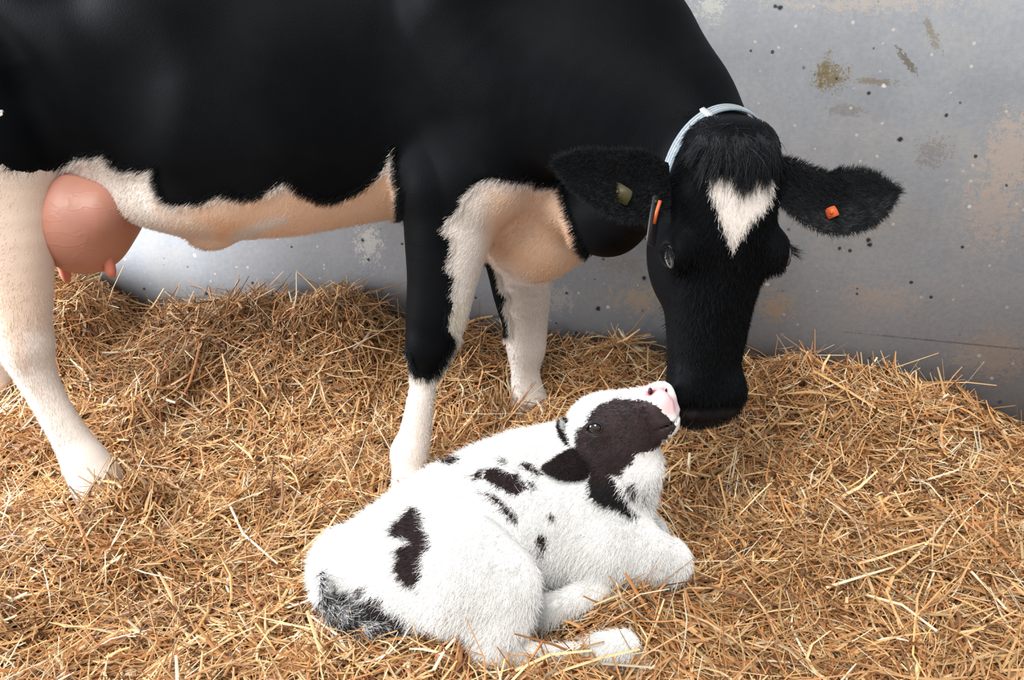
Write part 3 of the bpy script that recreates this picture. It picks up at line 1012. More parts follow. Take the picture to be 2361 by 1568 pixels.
def strap_ring(center, axis, f, off, half, thick, n=96):
    e1 = np.cross(axis, [0, 0, 1.0]); e1 /= np.linalg.norm(e1); e2 = np.cross(axis, e1)
    an = np.linspace(0, 2 * math.pi, n, endpoint=False)
    dirs = np.cos(an)[:, None] * e1 + np.sin(an)[:, None] * e2
    rows = []
    for h in (-half, 0, half):
        c = center + axis * h
        r = np.full(n, .05)
        for _ in range(40):
            r = r - f(c + dirs * r[:, None]) * .8
        rows.append((c, r))
    rr = np.max([r for _, r in rows], 0)
    k = np.array([1, 2, 3, 2, 1]) / 9
    rr = np.convolve(np.concatenate([rr[-2:], rr, rr[:2]]), k, 'valid')
    v = []
    for h, o in ((-half, off), (half, off), (half, off + thick), (-half, off + thick)):
        v.append(center + axis * h + dirs * (rr + o)[:, None])
    v = np.stack(v, 1).reshape(-1, 3)
    q = [(i * 4 + j, i * 4 + (j + 1) % 4, ((i + 1) % n) * 4 + (j + 1) % 4, ((i + 1) % n) * 4 + j) for i in range(n) for j in range(4)]
    return v, np.array(q), dirs, rr, e1, e2


strap_mat, nt, b = new_mat('collar_webbing')
tc = node(nt, 'ShaderNodeTexCoord').outputs['Object']
nt.links.new(mixc(nt, noise(nt, tc, 120, 4), tuple(srgb(98, 112, 126)), tuple(srgb(140, 150, 158))), b.inputs['Base Color'])
b.inputs['Roughness'].default_value = .7
wv = node(nt, 'ShaderNodeTexNoise', Scale=600)
bp = node(nt, 'ShaderNodeBump', Strength=.4, Distance=.001); nt.links.new(wv.outputs[0], bp.inputs['Height']); nt.links.new(bp.outputs[0], b.inputs['Normal'])

collar = bpy.data.objects.new('collar', None)
collar.location = col_c; collar.empty_display_size = .05
link(collar, label='pale blue-grey webbing collar around the neck of the cow', cat='collar')
bpy.context.view_layer.update()
sv, sq, sdirs, srr, se1, se2 = strap_ring(col_c, col_axis, neck_sdf, .010, .0145, .004)
link(bpy.data.objects.new('strap', mesh_np('strap', sv, sq, strap_mat, False)), collar)
for h in (-.0085, 0, .0085):
    pv = col_c + col_axis * h + sdirs * (srr + .0145)[:, None]
    m = len(pv)
    o = tube('stitching', np.concatenate([pv, pv[:1]]), .0011, simple('thread', srgb(168, 172, 170), .8, .2, 90, .1), collar, 5)
# keeper loop where the strap overlaps
uvr = project(col_c + sdirs * (srr + .012)[:, None])
ik = int(np.argmin(((uvr - np.array([1640, 275])) ** 2).sum(1)))
v = []
for di in (-1.0, 1.0):
    for hh in (-.018, .018):
        for o_ in (.008, .018):
            dd = sdirs[ik]; tg_ = np.cross(col_axis, dd)
            v.append(col_c + col_axis * hh + dd * (srr[ik] + o_) + tg_ * di * .005)
f8 = np.array([(0, 1, 3, 2), (4, 6, 7, 5), (0, 4, 5, 1), (2, 3, 7, 6), (0, 2, 6, 4), (1, 5, 7, 3)])
link(bpy.data.objects.new('keeper_loop', mesh_np('keeper_loop', np.array(v), f8, simple('keeper_plastic', srgb(170, 176, 180), .5, .4), False)), collar)


def tag_flag(name, px, py, Y, w, hgt, rot, mat, label, tilt=0.0, stud=None):
    """moulded ear tag: a rounded tapered flag with a stud"""
    c = P(px, py, Y); s = depth(c) / FPX
    out = [(-.42, .5), (-.2, .56), (.2, .56), (.42, .5), (.5, .1), (.5, -.42), (.42, -.5), (-.42, -.5), (-.5, -.42), (-.5, .1)]
    view = np.array([0, 0, CAM_Z]) - c; view /= np.linalg.norm(view)
    right = np.cross(np.array([0, 0, 1.0]), view); right /= np.linalg.norm(right)   # image right
    up = np.cross(view, right)
    r2 = right * math.cos(tilt) + view * math.sin(tilt); n2 = view * math.cos(tilt) - right * math.sin(tilt)
    ca_, sa_ = math.cos(rot), math.sin(rot)
    v = []
    for k in (-1, 1):
        for (a, b_) in out:
            x, y = a * w * s, b_ * hgt * s
            v.append(c + r2 * (x * ca_ - y * sa_) + up * (x * sa_ + y * ca_) + n2 * k * .0015)
    m = len(out)
    f = [np.array([[j, (j + 1) % m, m + (j + 1) % m, m + j] for j in range(m)]), np.array([list(range(m))[::-1], [m + j for j in range(m)]])]
    root = bpy.data.objects.new(name, None); root.location = c; root.empty_display_size = .02
    link(root, label=label, cat='ear tag')
    bpy.context.view_layer.update()
    o = bpy.data.objects.new('flag', mesh_np('flag', np.array(v), f, mat, False)); link(o, root)
    so = (stud or (0, .3))
    sc_ = c + r2 * so[0] * w * s + up * so[1] * hgt * s
    ball('stud', sc_ + n2 * .002, [.004, .004, .004], mat, root, None, 12)
    return root


orange = simple('orange_tag_plastic', srgb(186, 84, 40), .45, .4, 40, .2)
olive_t = simple('olive_tag_plastic', srgb(64, 58, 30), .5, .4, 40, .35)
dark_t = simple('dark_tag_plastic', srgb(40, 38, 38), .5, .4, 40, .2)
EAR_A = ears[0][1]; EAR_B = ears[1][1]


def ear_y(A, px, py):
    """depth of the ear's front face at a pixel"""
    uvp = project(A.reshape(-1, 3)); i = int(np.argmin(((uvp - np.array([px, py])) ** 2).sum(1)))
    return A.reshape(-1, 3)[i, 1]


tag_flag('ear_tag', 1430, 446, ear_y(EAR_A, 1430, 446) - .006, 56, 36, -.5, olive_t, 'dull yellow ear tag inside the ear beside the collar, half hidden by hair', .3, (-.1, .1))
tag_flag('ear_tag', 1918, 490, ear_y(EAR_B, 1918, 490) - .006, 27, 24, .5, orange, 'small orange ear tag button in the ear over the grey wall', .2, (0, 0))
hang = tag_flag('ear_tag', 1507, 512, 1.93, 46, 110, -.20, dark_t, 'dark hanging ear tag with an orange edge beside the eye', -1.15, (0, .42))
tube('orange_edge', [P(1522, 462, 1.925), P(1514, 490, 1.922), P(1508, 516, 1.92)], .0035, orange, hang, 8)

# ------------------------------------------------------------------ the calf: shape
trunk = limb([PR(822, 1338, 1.84, 88), PR(932, 1278, 1.87, 128), PR(1080, 1208, 1.95, 154), PR(1240, 1144, 2.03, 156), PR(1345, 1112, 2.06, 138)], 2)
thigh = [PR(950, 1325, 1.78, 122), PR(1075, 1320, 1.735, 128), PR(1150, 1345, 1.71, 92)]
gaskin = [PR(1150, 1350, 1.71, 84), PR(1150, 1430, 1.675, 72), PR(1140, 1485, 1.655, 48)]
cannon = [PR(1140, 1490, 1.652, 42), PR(1230, 1512, 1.655, 28), PR(1330, 1512, 1.662, 25), PR(1390, 1494, 1.675, 31), PR(1440, 1484, 1.685, 33)]
far_cannon = [PR(1190, 1425, 1.78, 42), PR(1260, 1405, 1.79, 31), PR(1330, 1380, 1.81, 28), PR(1372, 1372, 1.82, 30)]
belly = [PR(1150, 1240, 1.90, 120), PR(1290, 1235, 1.955, 112)]
foreleg = [PR(1340, 1170, 1.96, 118), PR(1395, 1245, 1.895, 86), PR(1470, 1268, 1.885, 64), PR(1545, 1285, 1.895, 46)]
forecan = [PR(1545, 1290, 1.895, 42), PR(1470, 1318, 1.885, 28), PR(1400, 1322, 1.88, 27)]
far_fore_leg = [PR(1400, 1170, 2.12, 80), PR(1450, 1200, 2.10, 55), PR(1500, 1225, 2.09, 40)]
cneck = [PR(1350, 1140, 2.03, 130), PR(1405, 1115, 1.985, 100), PR(1432, 1060, 1.955, 88), PR(1425, 1020, 1.945, 76)]
KO, KL, ka, kn, ku = frame_from(P(1330, 1008, 1.965), P(1557, 936, 1.905), np.array([-.16, .06, 1.0]))
KH = np.stack([ku, ka, kn], 1)


def kh(u, s, n):
    return KO + u * ku + s * KL * ka + n * kn


kt, (k_w, k_f, k_b) = table([0, .08, .22, .36, .50, .64, .78, .88, .95, 1.0],
    [.042, .058, .070, .070, .060, .049, .041, .042, .040, .022],
    [.042, .060, .071, .070, .064, .058, .054, .052, .040, .012],
    [-.05, -.075, -.090, -.086, -.072, -.060, -.053, -.050, -.044, -.025])


nostrils = []


def calf_head_sdf(p):
    q = (p - KO) @ KH
    u, s, n = q[:, 0], q[:, 1] / KL, q[:, 2]
    d = section(u, n, np.interp(s, kt, k_w), np.interp(s, kt, k_f), np.interp(s, kt, k_b), 2.35)
    d = np.maximum(d, np.maximum(-s, s - 1) * KL * .8)
    au = np.stack([np.abs(u), q[:, 1], n], 1)
    d = smin(d, ell(au, np.array([.054, .33 * KL, .026]), [.022, .030, .028]), .02)      # orbit
    d = smin(d, ell(au, np.array([.022, .90 * KL, .026]), [.022, .026, .026]), .015)     # muzzle wing
    d = smin(d, ell(q, np.array([0, .80 * KL, -.040]), [.028, .034, .016]), .015)        # chin
    d = smax(d, -ell(au, np.array([.080, .335 * KL, .030]), [.012, .015, .0125]), .004)  # eye opening
    for c in nostrils:
        d = smax(d, -ell(p, c, [.0065, .009, .0085]), .004)
    d = smax(d, -ell(q, np.array([0, .99 * KL, -.024]), [.055, .050, .0022]), .005)      # mouth line
    return d


for px_, py_ in ((1499, 902), (1536, 900)):
    yy = np.linspace(1.75, 2.1, 500); pts_ = np.array([P(px_, py_, y) for y in yy]); d_ = calf_head_sdf(pts_)
    nostrils.append(pts_[np.argmax(d_ < .001) if (d_ < .001).any() else int(np.argmin(d_))])
calf_head_sdf = culled(calf_head_sdf, kh(0, .5, 0) - .2, kh(0, .5, 0) + .2)


def calf_sdf(p):
    d = chain(p, trunk)
    d = smin(d, chain(p, belly), .06)
    d = smin(d, chain(p, thigh, .03), .035)
    d = smin(d, chain(p, gaskin), .03)
    d = smin(d, chain(p, cannon, .01), .015)
    d = smin(d, chain(p, far_cannon, .01), .02)
    d = smin(d, chain(p, foreleg, .02), .045)
    d = smin(d, chain(p, forecan), .012)
    d = smin(d, chain(p, far_fore_leg), .03)
    d = smin(d, chain(p, cneck, .03), .05)
    d = smin(d, ell(p, P(800, 1290, 1.88), [.06, .07, .06]), .05)
    d = smin(d, calf_head_sdf(p), .035)
    return d


xs = axis_grid(-.50, .52, [(.10, .42, .0045)], .0065)
ys = axis_grid(1.50, 2.34, [], .0065)
zs = axis_grid(-.16, .52, [(.22, .52, .0048)], .0065)
calf_v, calf_q = polygonise(calf_sdf, xs, ys, zs, .05)

calf_black = [
    [(938, 1180), (950, 1167), (965, 1170), (974, 1195), (990, 1192), (981, 1212), (992, 1232), (998, 1255), (988, 1270), (976, 1282), (974, 1300), (980, 1325), (966, 1340), (972, 1362), (955, 1350), (940, 1352), (925, 1335), (911, 1312), (919, 1290), (911, 1268), (935, 1256), (952, 1250), (926, 1240), (902, 1236), (905, 1215), (922, 1196)],
    [(1112, 1098), (1125, 1080), (1150, 1078), (1172, 1090), (1196, 1090), (1208, 1108), (1212, 1128), (1196, 1142), (1176, 1136), (1148, 1122), (1128, 1112)],
    [(1092, 1095), (1105, 1082), (1118, 1082), (1110, 1104), (1096, 1106)], [(1148, 1054), (1162, 1056), (1174, 1070), (1158, 1074)],
    [(1204, 1064), (1222, 1066), (1250, 1082), (1254, 1098), (1232, 1090), (1210, 1078)], [(1216, 1108), (1230, 1112), (1242, 1130), (1226, 1130)],
    [(1104, 1132), (1130, 1136), (1152, 1148), (1184, 1178), (1196, 1192), (1194, 1206), (1176, 1192), (1150, 1164), (1122, 1142)],
    [(1240, 1230), (1258, 1228), (1264, 1244), (1256, 1262), (1252, 1280), (1242, 1276), (1244, 1256), (1234, 1248)], [(1268, 1184), (1280, 1186), (1278, 1200), (1268, 1196)],
    [(1018, 1062), (1040, 1052), (1068, 1051), (1060, 1066), (1038, 1074)],
    [(1362, 1085), (1400, 1084), (1420, 1108), (1440, 1140), (1456, 1172), (1480, 1194), (1452, 1192), (1424, 1176), (1384, 1162), (1362, 1146), (1358, 1110)],
    [(1330, 990), (1346, 984), (1362, 952), (1385, 932), (1420, 918), (1450, 920), (1478, 919), (1498, 926), (1520, 938), (1540, 962), (1560, 985), (1548, 1000), (1524, 1028), (1492, 1042), (1464, 1046), (1458, 1070), (1442, 1078), (1436, 1098), (1400, 1096), (1350, 1090), (1325, 1040)],
]
calf_mixed = [[(766, 1338), (785, 1366), (822, 1350), (852, 1346), (846, 1376), (882, 1376), (892, 1402), (932, 1420), (946, 1446), (900, 1452), (860, 1457), (800, 1457), (788, 1440), (740, 1425), (728, 1400), (756, 1380)],
              [(1440, 1110), (1490, 1120), (1495, 1150), (1470, 1160)]]


def calf_colours(p):
    uv = project(p)
    sd = np.full(len(p), -80.0)
    for poly in calf_black:
        sd = np.maximum(sd, poly_sd(uv, poly))
    mix = poly_sd(uv, calf_mixed[0])
    mixn = lumps(p, 190, 5) * .9 + lumps(p, 90, 8) * .8
    sd = np.maximum(sd, np.minimum(mix, 9 + 14 * mixn))
    mix = poly_sd(uv, calf_mixed[1])
    sd = np.maximum(sd, np.minimum(mix, -4 + 10 * mixn))
    patch = sd * depth(p) / FPX
    q = (p - KO) @ KH
    s, u, n = q[:, 1] / KL, q[:, 0], q[:, 2]
    head = smooth(-40, 5, poly_sd(uv, calf_black[-1]))
    dark = np.array([.014, .0125, .013]) + head[:, None] * (np.array([.036, .022, .021]) - .013) * (0.75 + .25 * lumps(p, 60, 4))[:, None]
    body = np.array([.030, .018, .018])
    dark = np.where((uv[:, 0] < 1340)[:, None], body, dark)
    pale = np.tile(np.array([.86, .85, .83]), (len(p), 1))
    nose = poly_sd(uv, [(1478, 890), (1505, 874), (1522, 870), (1548, 898), (1566, 930), (1562, 960), (1540, 960), (1516, 940), (1500, 922), (1482, 912)])
    nz = smooth(-6, 8, nose)
    pale = pale + (srgb(240, 196, 200) - pale) * nz[:, None]
    for c, r in ((nostrils[0], .016), (nostrils[1], .008)):
        dd = np.linalg.norm(p - c, axis=1)
        pale = pale + (srgb(216, 96, 120) - pale) * smooth(r * 1.1, r * .6, dd)[:, None]
        pale = pale + (srgb(40, 10, 14) - pale) * smooth(r * .7, r * .45, dd)[:, None]  # shade inside the nostril painted into the hide colour
    leg = smooth(.10, .0, p[:, 2]) * .35 + .08
    pale = pale + (srgb(236, 226, 208) - pale) * leg[:, None]
    return patch, dark, pale


k_patch, k_dark, k_pale = calf_colours(calf_v)
calf_mat = coat_mat('calf_hide', rough=.7, spec=.25, edge=.008)
calf = bpy.data.objects.new('calf', mesh_np('calf', calf_v, calf_q, calf_mat, True, {'patch': k_patch, 'dark': k_dark, 'pale': k_pale}))
link(calf, label='white newborn calf with black patches lying in the straw, nose raised', cat='calf')
calf_fur = fur_mat('calf_fur', .65, .2)


def flow_calf(p):
    axis = P(815, 1335, 1.84) - P(1345, 1110, 2.06); axis /= np.linalg.norm(axis)
    f = np.tile(axis * .8 + np.array([0, -.15, -.5]), (len(p), 1))
    hd = smooth(.10, .02, calf_head_sdf(p))[:, None]
    return f * (1 - hd) + (-ka) * hd


r_p, r_n = sample_quads(calf_v, calf_q, 150000, lambda c, n: in_view(c, n) * np.where((c - KO) @ ka > KL * .84, .10, 1.0) * np.where(np.minimum(np.linalg.norm(c - kh(.074, .335, .03), axis=1), np.linalg.norm(c - kh(-.074, .335, .03), axis=1)) < .017, 0, 1) * np.where(((c - KO) @ ka > KL * .1), 1.6, 1.0))
h_patch, h_dark, h_pale = calf_colours(r_p)
isd = h_patch + rng.normal(0, .0025, len(r_p)) > 0
hcol = np.where(isd[:, None], h_dark * rng.uniform(.6, 1.5, len(r_p))[:, None], np.clip(h_pale * rng.uniform(.92, 1.08, len(r_p))[:, None], 0, .93))
hd = smooth(.06, .0, calf_head_sdf(r_p))
hl = rng.uniform(.010, .020, len(r_p)) * (1 - .55 * hd)
muz = (r_p - KO) @ ka > KL * .80
hl = np.where(muz, hl * .5, hl)
hairs('coat', r_p, r_n * (.62 - .25 * hd)[:, None] + flow_calf(r_p) + rng.normal(0, .22, r_p.shape), hl, hcol, calf_fur, calf, 4, .00038, .3)

calf_lid = simple('calf_eyelid_skin', srgb(40, 33, 35), .5, .3, 90, .2)
for s in (-1, 1):
    e = ball('eye', kh(s * .0665, .335, .030), [.0150, .0165, .0145], eye_mat, calf, KH)
    e['label'] = 'dark shining eye'
    for sign, nm in ((-1, 'lower_eyelid'), (1, 'upper_eyelid')):
        t = np.linspace(0, math.pi, 13)
        pts = [kh(s * .0755, .335 + .0165 * math.cos(a) / KL, .030 + sign * .0120 * math.sin(a)) for a in t]
        tube(nm, pts, .0019, calf_lid, calf, 8)
n = 120
sd_ = rng.choice([-1, 1], n); aa = rng.uniform(.2, 2.9, n)
root = np.array([kh(s * .0765, .335 + .015 * math.cos(a) / KL, .030 + .0125 * math.sin(a)) for s, a in zip(sd_, aa)])
hairs('eyelashes', root, ku * sd_[:, None] + kn * .4 + rng.normal(0, .15, (n, 3)), rng.uniform(.008, .016, n), np.tile([.01, .009, .009], (n, 1)), calf_fur, calf, 4, .0003, .1)

nos_mat = simple('nostril_shade', srgb(60, 14, 20), .5, .3, 90, .2)  # dark red balls set in the nostrils to paint the shade of the holes
for c, r in ((nostrils[0], 1.0), (nostrils[1], .55)):
    ball('nostril', c, [.0045 * r, .0050 * r, .0075 * r], nos_mat, calf, None, 14)

calf_ear = simple('calf_ear_hide', (.026, .017, .017), .7, .25, 90, .4, .5)
for line, half, Y, cup, dk in (
        ([(1378, 1062), (1350, 1066), (1322, 1072), (1296, 1078), (1274, 1080), (1258, 1080)], [26, 36, 38, 30, 16, 2], [1.925, 1.91, 1.90, 1.895, 1.895, 1.90], -.35, True),
        ([(1356, 1002), (1340, 1000), (1325, 997), (1310, 990), (1300, 982), (1295, 972)], [28, 34, 34, 28, 17, 3], [1.955, 1.945, 1.94, 1.94, 1.94, 1.945], .30, True)):
    o, A, B, nn, bn, tg = ear('ear', line, half, Y, cup, calf_ear, calf, .005)
    nu, nv = A.shape[:2]
    n = 5200
    i = rng.integers(0, nu - 1, n); j = rng.integers(0, nv - 1, n); fr_ = rng.random(n)[:, None]; fj_ = rng.random(n)[:, None]
    root = (A[i, j] * (1 - fr_) + A[i + 1, j] * fr_) * (1 - fj_) + (A[i, j + 1] * (1 - fr_) + A[i + 1, j + 1] * fr_) * fj_
    far = Y[0] > 1.95
    base = np.tile([.024, .016, .016], (n, 1)) * rng.uniform(.5, 1.6, n)[:, None]
    if far:
        whit = (np.abs(j / (nv - 1) - .45) < .2) & (rng.random(n) < .8)
        base[whit] = [.75, .74, .72]
    hairs('ear_hair', root, nn[i] * .4 + tg[i] + bn[i] * ((j / (nv - 1) - .5) * 1.2)[:, None], rng.uniform(.005, .010, n), base, calf_fur, o, 4, .0004, .25)

# calf tail curled along the rump, tufted end
tpts = np.array([P(742, 1345, 1.775), P(748, 1390, 1.75), P(785, 1425, 1.72), P(840, 1440, 1.70), P(900, 1442, 1.695), P(940, 1440, 1.69)])
tt = np.linspace(0, 1, 22); tk = np.linspace(0, 1, len(tpts))
tpts = np.stack([np.interp(tt, tk, tpts[:, i]) for i in range(3)], 1)
for _ in range(3): tpts[1:-1] = .25 * tpts[:-2] + .5 * tpts[1:-1] + .25 * tpts[2:]
ctail = tube('tail', tpts, np.interp(tt, [0, .5, 1], [.022, .017, .010]), simple('calf_tail_hide', srgb(190, 186, 182), .8, .2, 45, .4), calf, 10)
ctail['label'] = 'black and white tufted tail'
n = 5200
i = rng.integers(0, 22, n)
an = rng.uniform(0, 6.28, n)
root = tpts[i] + np.stack([np.zeros(n), np.cos(an), np.sin(an)], 1) * np.interp(i / 21, [0, .5, 1], [.022, .017, .010])[:, None]
tgt = np.gradient(tpts, axis=0); tgt /= np.linalg.norm(tgt, axis=1)[:, None]
pick = (lumps(root, 110, 21) + rng.normal(0, .35, n)) > -.1
colr = np.where(pick[:, None], [.016, .014, .015], [.72, .71, .70]) * rng.uniform(.7, 1.2, n)[:, None]
hairs('tail_tuft', root, tgt[i] + rng.normal(0, .35, (n, 3)) + np.stack([np.zeros(n), np.cos(an), np.sin(an)], 1) * .5, rng.uniform(.015, .034, n), colr, calf_fur, ctail, 5, .00045, .35)
calf_hoof = simple('calf_hoof_horn', srgb(214, 190, 160), .55, .3, 40, .2)
hoof(P(1480, 1496, 1.685) + np.array([0, 0, -.045]), calf, (1, .15), .42, calf_hoof)
hoof(P(1415, 1360, 1.83) + np.array([0, 0, -.05]), calf, (1, .2), .40, calf_hoof)
hoof(P(1385, 1335, 1.88) + np.array([0, 0, -.03]), calf, (-1, 0), .40, calf_hoof)

# ------------------------------------------------------------------ straw bedding
sky = [(-400, 600), (60, 610), (150, 612), (215, 618), (262, 640), (292, 665), (330, 690), (380, 676), (430, 662), (500, 656), (600, 655), (700, 662), (800, 664), (850, 678), (888, 722), (930, 748),
       (1000, 748), (1100, 738), (1200, 748), (1300, 752), (1400, 752), (1500, 768), (1620, 800), (1750, 830), (1850, 826), (1960, 838), (2080, 842), (2180, 868), (2260, 908), (2361, 948), (2600, 1000)]
hits = np.array([wall_hit(a, b_) for a, b_ in sky])
o_ = np.argsort(hits[:, 0])
top_x, top_z = hits[o_, 0], hits[o_, 2] - .02


heaps = []
for px_, py_, Y_, hh, hs in ((1270, 1545, 1.60, .030, .05), (1345, 1540, 1.62, .022, .05), (1380, 1440, 1.74, .042, .045), (1180, 1575, 1.56, .04, .05), (1540, 1480, 1.70, .045, .05),
                             (1440, 1395, 1.80, .05, .05), (1480, 1365, 1.83, .03, .05), (900, 1490, 1.66, .03, .06), (1020, 1490, 1.64, .035, .06), (760, 1470, 1.70, .03, .06), (290, 1125, 2.33, .06, .06), (230, 1150, 2.28, .04, .07), (940, 1140, 2.30, .03, .06)):
    p_ = P(px_, py_, Y_); heaps.append((p_[0], p_[1], hh, hs))


def ground(x, y):
    zt = np.interp(x, top_x, top_z)
    wy = wall_y(x)
    left = smooth(.20, -.35, x)
    toe = 2.72 * left + 2.25 * (1 - left)
    t = np.clip((y - toe) / np.maximum(wy - .10 - toe, .05), 0, 1)
    g = zt * (t * t * (3 - 2 * t) * left + t ** 1.15 * (1 - left))
    b_ = .016 * np.sin(5.3 * x + 1.3 * y) + .014 * np.sin(7.9 * y - 3.1 * x + 1) + .012 * np.sin(13 * x + 4) * np.sin(11 * y + 1) + .008 * np.sin(23 * x - 17 * y)
    b_ = b_ + .012 * np.sin(31 * x + 9 * np.sin(5 * y)) * np.sin(27 * y + 7 * np.sin(4 * x)) + .007 * np.sin(52 * x + 41 * y) * np.sin(47 * y - 38 * x)
    g = g + b_ - .012
    # straw heaped round the hocks and feet of the calf
    for hx, hy, hh, hs in heaps:
        g = g + hh * np.exp(-((x - hx) ** 2 + (y - hy) ** 2) / (2 * hs * hs))
    return g


bed_mat, nt, b = new_mat('straw')
at_ = node(nt, 'ShaderNodeAttribute', attribute_name='straw_colour')
tc = node(nt, 'ShaderNodeTexCoord').outputs['Object']
nt.links.new(mixc(nt, mathn(nt, 'MULTIPLY', noise(nt, tc, 160, 1), .35), at_.outputs['Color'], tuple(srgb(120, 78, 44))), b.inputs['Base Color'])
b.inputs['Roughness'].default_value = .55
b.inputs['Specular IOR Level'].default_value = .35

gx = np.linspace(-2.6, 2.6, 210); gy = np.linspace(.35, 4.1, 160)
X, Yg = np.meshgrid(gx, gy, indexing='ij')
Yc = np.minimum(Yg, wall_y(X) + .03)
Z = ground(X, Yc) - .050
bv = np.stack([X, Yc, Z], -1).reshape(-1, 3)
ny_ = len(gy)
ii, jj = np.meshgrid(np.arange(len(gx) - 1), np.arange(ny_ - 1), indexing='ij')
a0 = (ii * ny_ + jj).ravel()
bq = np.stack([a0, a0 + ny_, a0 + ny_ + 1, a0 + 1], 1)
base_col = np.tile(srgb(64, 40, 24), (len(bv), 1))  # sheet coloured dark so the gaps between straws look shaded

NS = 104000
# more straws where they are seen: uniform over the ground in view, thinner outside it
cx_ = rng.uniform(-2.4, 2.3, NS * 3); cy_ = rng.uniform(.75, 3.5, NS * 3)
uvc = project(np.stack([cx_, cy_, ground(cx_, cy_)], 1))
inv = (uvc[:, 0] > -120) & (uvc[:, 0] < W + 120) & (uvc[:, 1] < H + 160)
ok = (cy_ < wall_y(cx_) - .01) & (inv | (rng.random(NS * 3) < .10))
cx_, cy_ = cx_[ok][:NS], cy_[ok][:NS]
n = len(cx_)
layer = rng.random(n) ** 1.3
cz_ = ground(cx_, cy_) - .046 + .072 * layer
flow = 2.2 * np.sin(2.1 * cx_ + 1.7 * cy_) + 1.8 * np.sin(3.7 * cy_ - 2.9 * cx_ + 2) + 1.2 * np.sin(7.3 * cx_ + 5.1 * cy_)
yaw = np.where(rng.random(n) < .45, flow + rng.normal(0, .45, n), rng.uniform(0, 2 * math.pi, n))
pit = rng.normal(0, .24, n) + np.where(rng.random(n) < .10, rng.uniform(-.5, .6, n), 0)
ln = np.clip(rng.lognormal(math.log(.115), .5, n), .04, .34)
eps = .02
sx = (ground(cx_ + eps, cy_) - ground(cx_ - eps, cy_)) / (2 * eps)
sy = (ground(cx_, cy_ + eps) - ground(cx_, cy_ - eps)) / (2 * eps)
dx, dy = np.cos(yaw), np.sin(yaw)
dz = np.tan(pit) + sx * dx + sy * dy
D = np.stack([dx, dy, dz], 1); D /= np.linalg.norm(D, axis=1)[:, None]
side = np.stack([-dy, dx, np.zeros(n)], 1)
upv = np.cross(D, side)
upv *= np.sign(upv[:, 2])[:, None]
C = np.stack([cx_, cy_, cz_], 1)
bend = rng.normal(0, .17, n) * ln; bend_u = rng.normal(-.03, .07, n) * ln
tt = np.array([-.5, -.25, 0, .25, .5])
shape = np.array([-.6, .2, .45, .2, -.6])
kink = np.where(rng.random(n) < .12, rng.normal(0, .25, n), 0) * ln
pts = C[:, None] + D[:, None] * (tt[None, :, None] * ln[:, None, None]) + side[:, None] * (shape[None, :, None] * bend[:, None, None]) + upv[:, None] * (shape[None, :, None] * bend_u[:, None, None])
pts[:, 3] += side * kink[:, None] * .4; pts[:, 4] += side * kink[:, None]
# keep the straws out of the animals and the wall
flat = pts.reshape(-1, 3)
bad = np.zeros(len(flat), bool)
nearb = (flat[:, 0] > -.6) & (flat[:, 0] < .6) & (flat[:, 1] > 1.5) & (flat[:, 1] < 2.35)
bad[nearb] = calf_sdf(flat[nearb]) < .003
legs = [near_fore, far_fore, near_hind, far_hind]
for L_ in legs:
    bad |= chain(flat, L_) < .004
bad |= flat[:, 1] > wall_y(flat[:, 0]) - .006
badn = bad.reshape(n, 5).any(1)
pts, ln, layer, side, upv = pts[~badn], ln[~badn], layer[~badn], side[~badn], upv[~badn]
n = len(pts)
wid = np.clip(rng.lognormal(math.log(.0016), .42, n), .0007, .0042)
pal = np.array([srgb(244, 202, 148), srgb(232, 180, 120), srgb(216, 156, 98), srgb(190, 128, 76), srgb(120, 78, 46), srgb(253, 234, 200), srgb(188, 154, 106)])
ci = rng.choice(len(pal), n, p=[.17, .22, .21, .15, .10, .07, .08])
scol = pal[ci] * rng.uniform(.50, 1.0, n)[:, None]
taper = np.array([.7, 1.0, 1.0, .95, .6])
roll = rng.normal(0, .45, n)
s2 = side * np.cos(roll)[:, None] + upv * np.sin(roll)[:, None]
u2 = upv * np.cos(roll)[:, None] - side * np.sin(roll)[:, None]
w_ = (wid[:, None] * taper[None])[:, :, None]
ring = [pts + s2[:, None] * w_ * 1.15, pts + u2[:, None] * w_ * .95, pts - s2[:, None] * w_ * 1.15]     # split stalks: half-round gutters
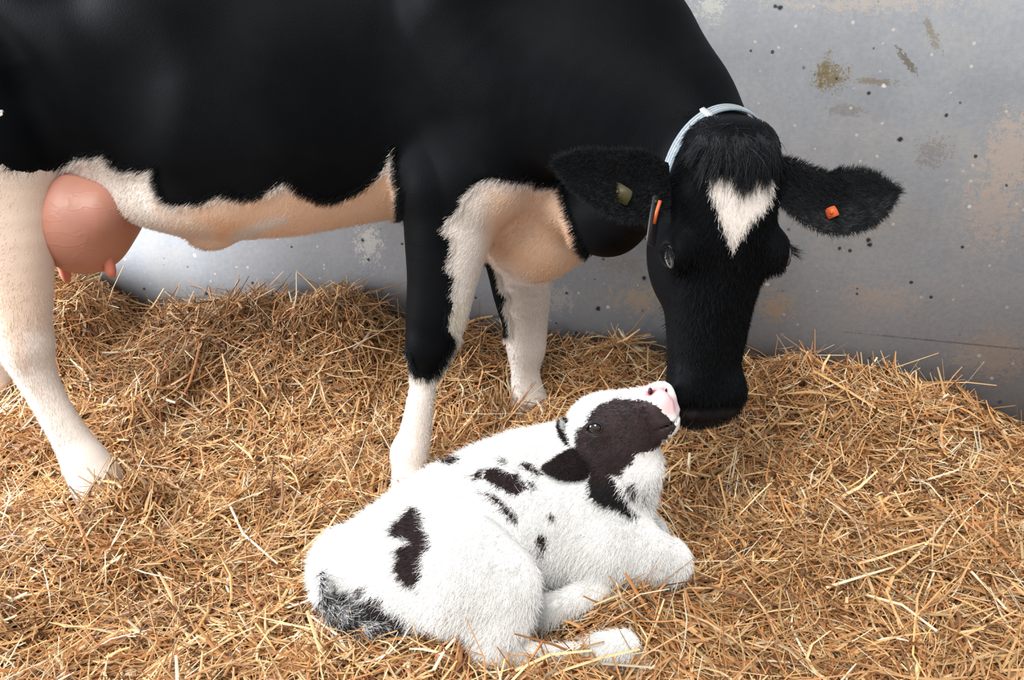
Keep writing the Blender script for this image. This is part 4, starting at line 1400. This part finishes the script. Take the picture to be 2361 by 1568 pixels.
sv_ = np.stack(ring, 2).reshape(-1, 3)               # (n,5,3,3)
base = (np.arange(n) * 15)[:, None]
pat = np.array([(r * 3 + k, r * 3 + k + 1, (r + 1) * 3 + k + 1, (r + 1) * 3 + k) for r in range(4) for k in range(2)])
sq_ = (base[:, :, None] + pat[None]).reshape(-1, 4)
scv = np.repeat(scol, 15, 0)
allv = np.concatenate([bv, sv_]); allq = np.concatenate([bq, sq_ + len(bv)])
bed = bpy.data.objects.new('straw_bedding', mesh_np('straw_bedding', allv, allq, bed_mat, True, {'straw_colour': np.concatenate([base_col, scv])}))
link(bed, label='deep golden straw bedding covering the stall floor', cat='straw', kind='stuff')

# a few stalks that stand out singly
pale_straw = simple('pale_stalk', srgb(240, 216, 178), .5, .35, 80, .15)


def stalk(pxs, label, w=.0036, lift=.042):
    pts = []
    for (a, b_) in pxs:
        y = 1.2
        for _ in range(60):
            p = P(a, b_, y); g = ground(p[0], p[1]) + lift
            y += (p[2] - g) * .8
        pts.append(P(a, b_, y))
    pts = np.array(pts)
    t = np.linspace(0, 1, 9); tk = np.linspace(0, 1, len(pts))
    pts = np.stack([np.interp(t, tk, pts[:, i]) for i in range(3)], 1)
    o = tube('straw_stalk', pts, np.linspace(w, w * .7, 9), pale_straw, None, 6)
    o['label'] = label; o['category'] = 'straw stalk'; o['group'] = 'single pale stalks on the bedding'


stalk([(2095, 1298), (2150, 1240), (2205, 1172)], 'long straight pale stalk lying at an angle, far right of the calf')
stalk([(1905, 1355), (1985, 1330), (2060, 1308)], 'long pale stalk right of the calf, ending by the straight angled one')
stalk([(2232, 1310), (2270, 1350), (2320, 1405)], 'pale stalk sloping down near the right edge of the picture')
stalk([(530, 1165), (560, 1230), (640, 1300)], 'long curved pale stalk in the straw left of the calf')
stalk([(1000, 1545), (1025, 1500), (1050, 1472)], 'pale stalk sticking up at the front beside the hind leg of the calf')
stalk([(1990, 1370), (2080, 1395), (2160, 1455)], 'bent pale stalk crossing the straw at lower right')
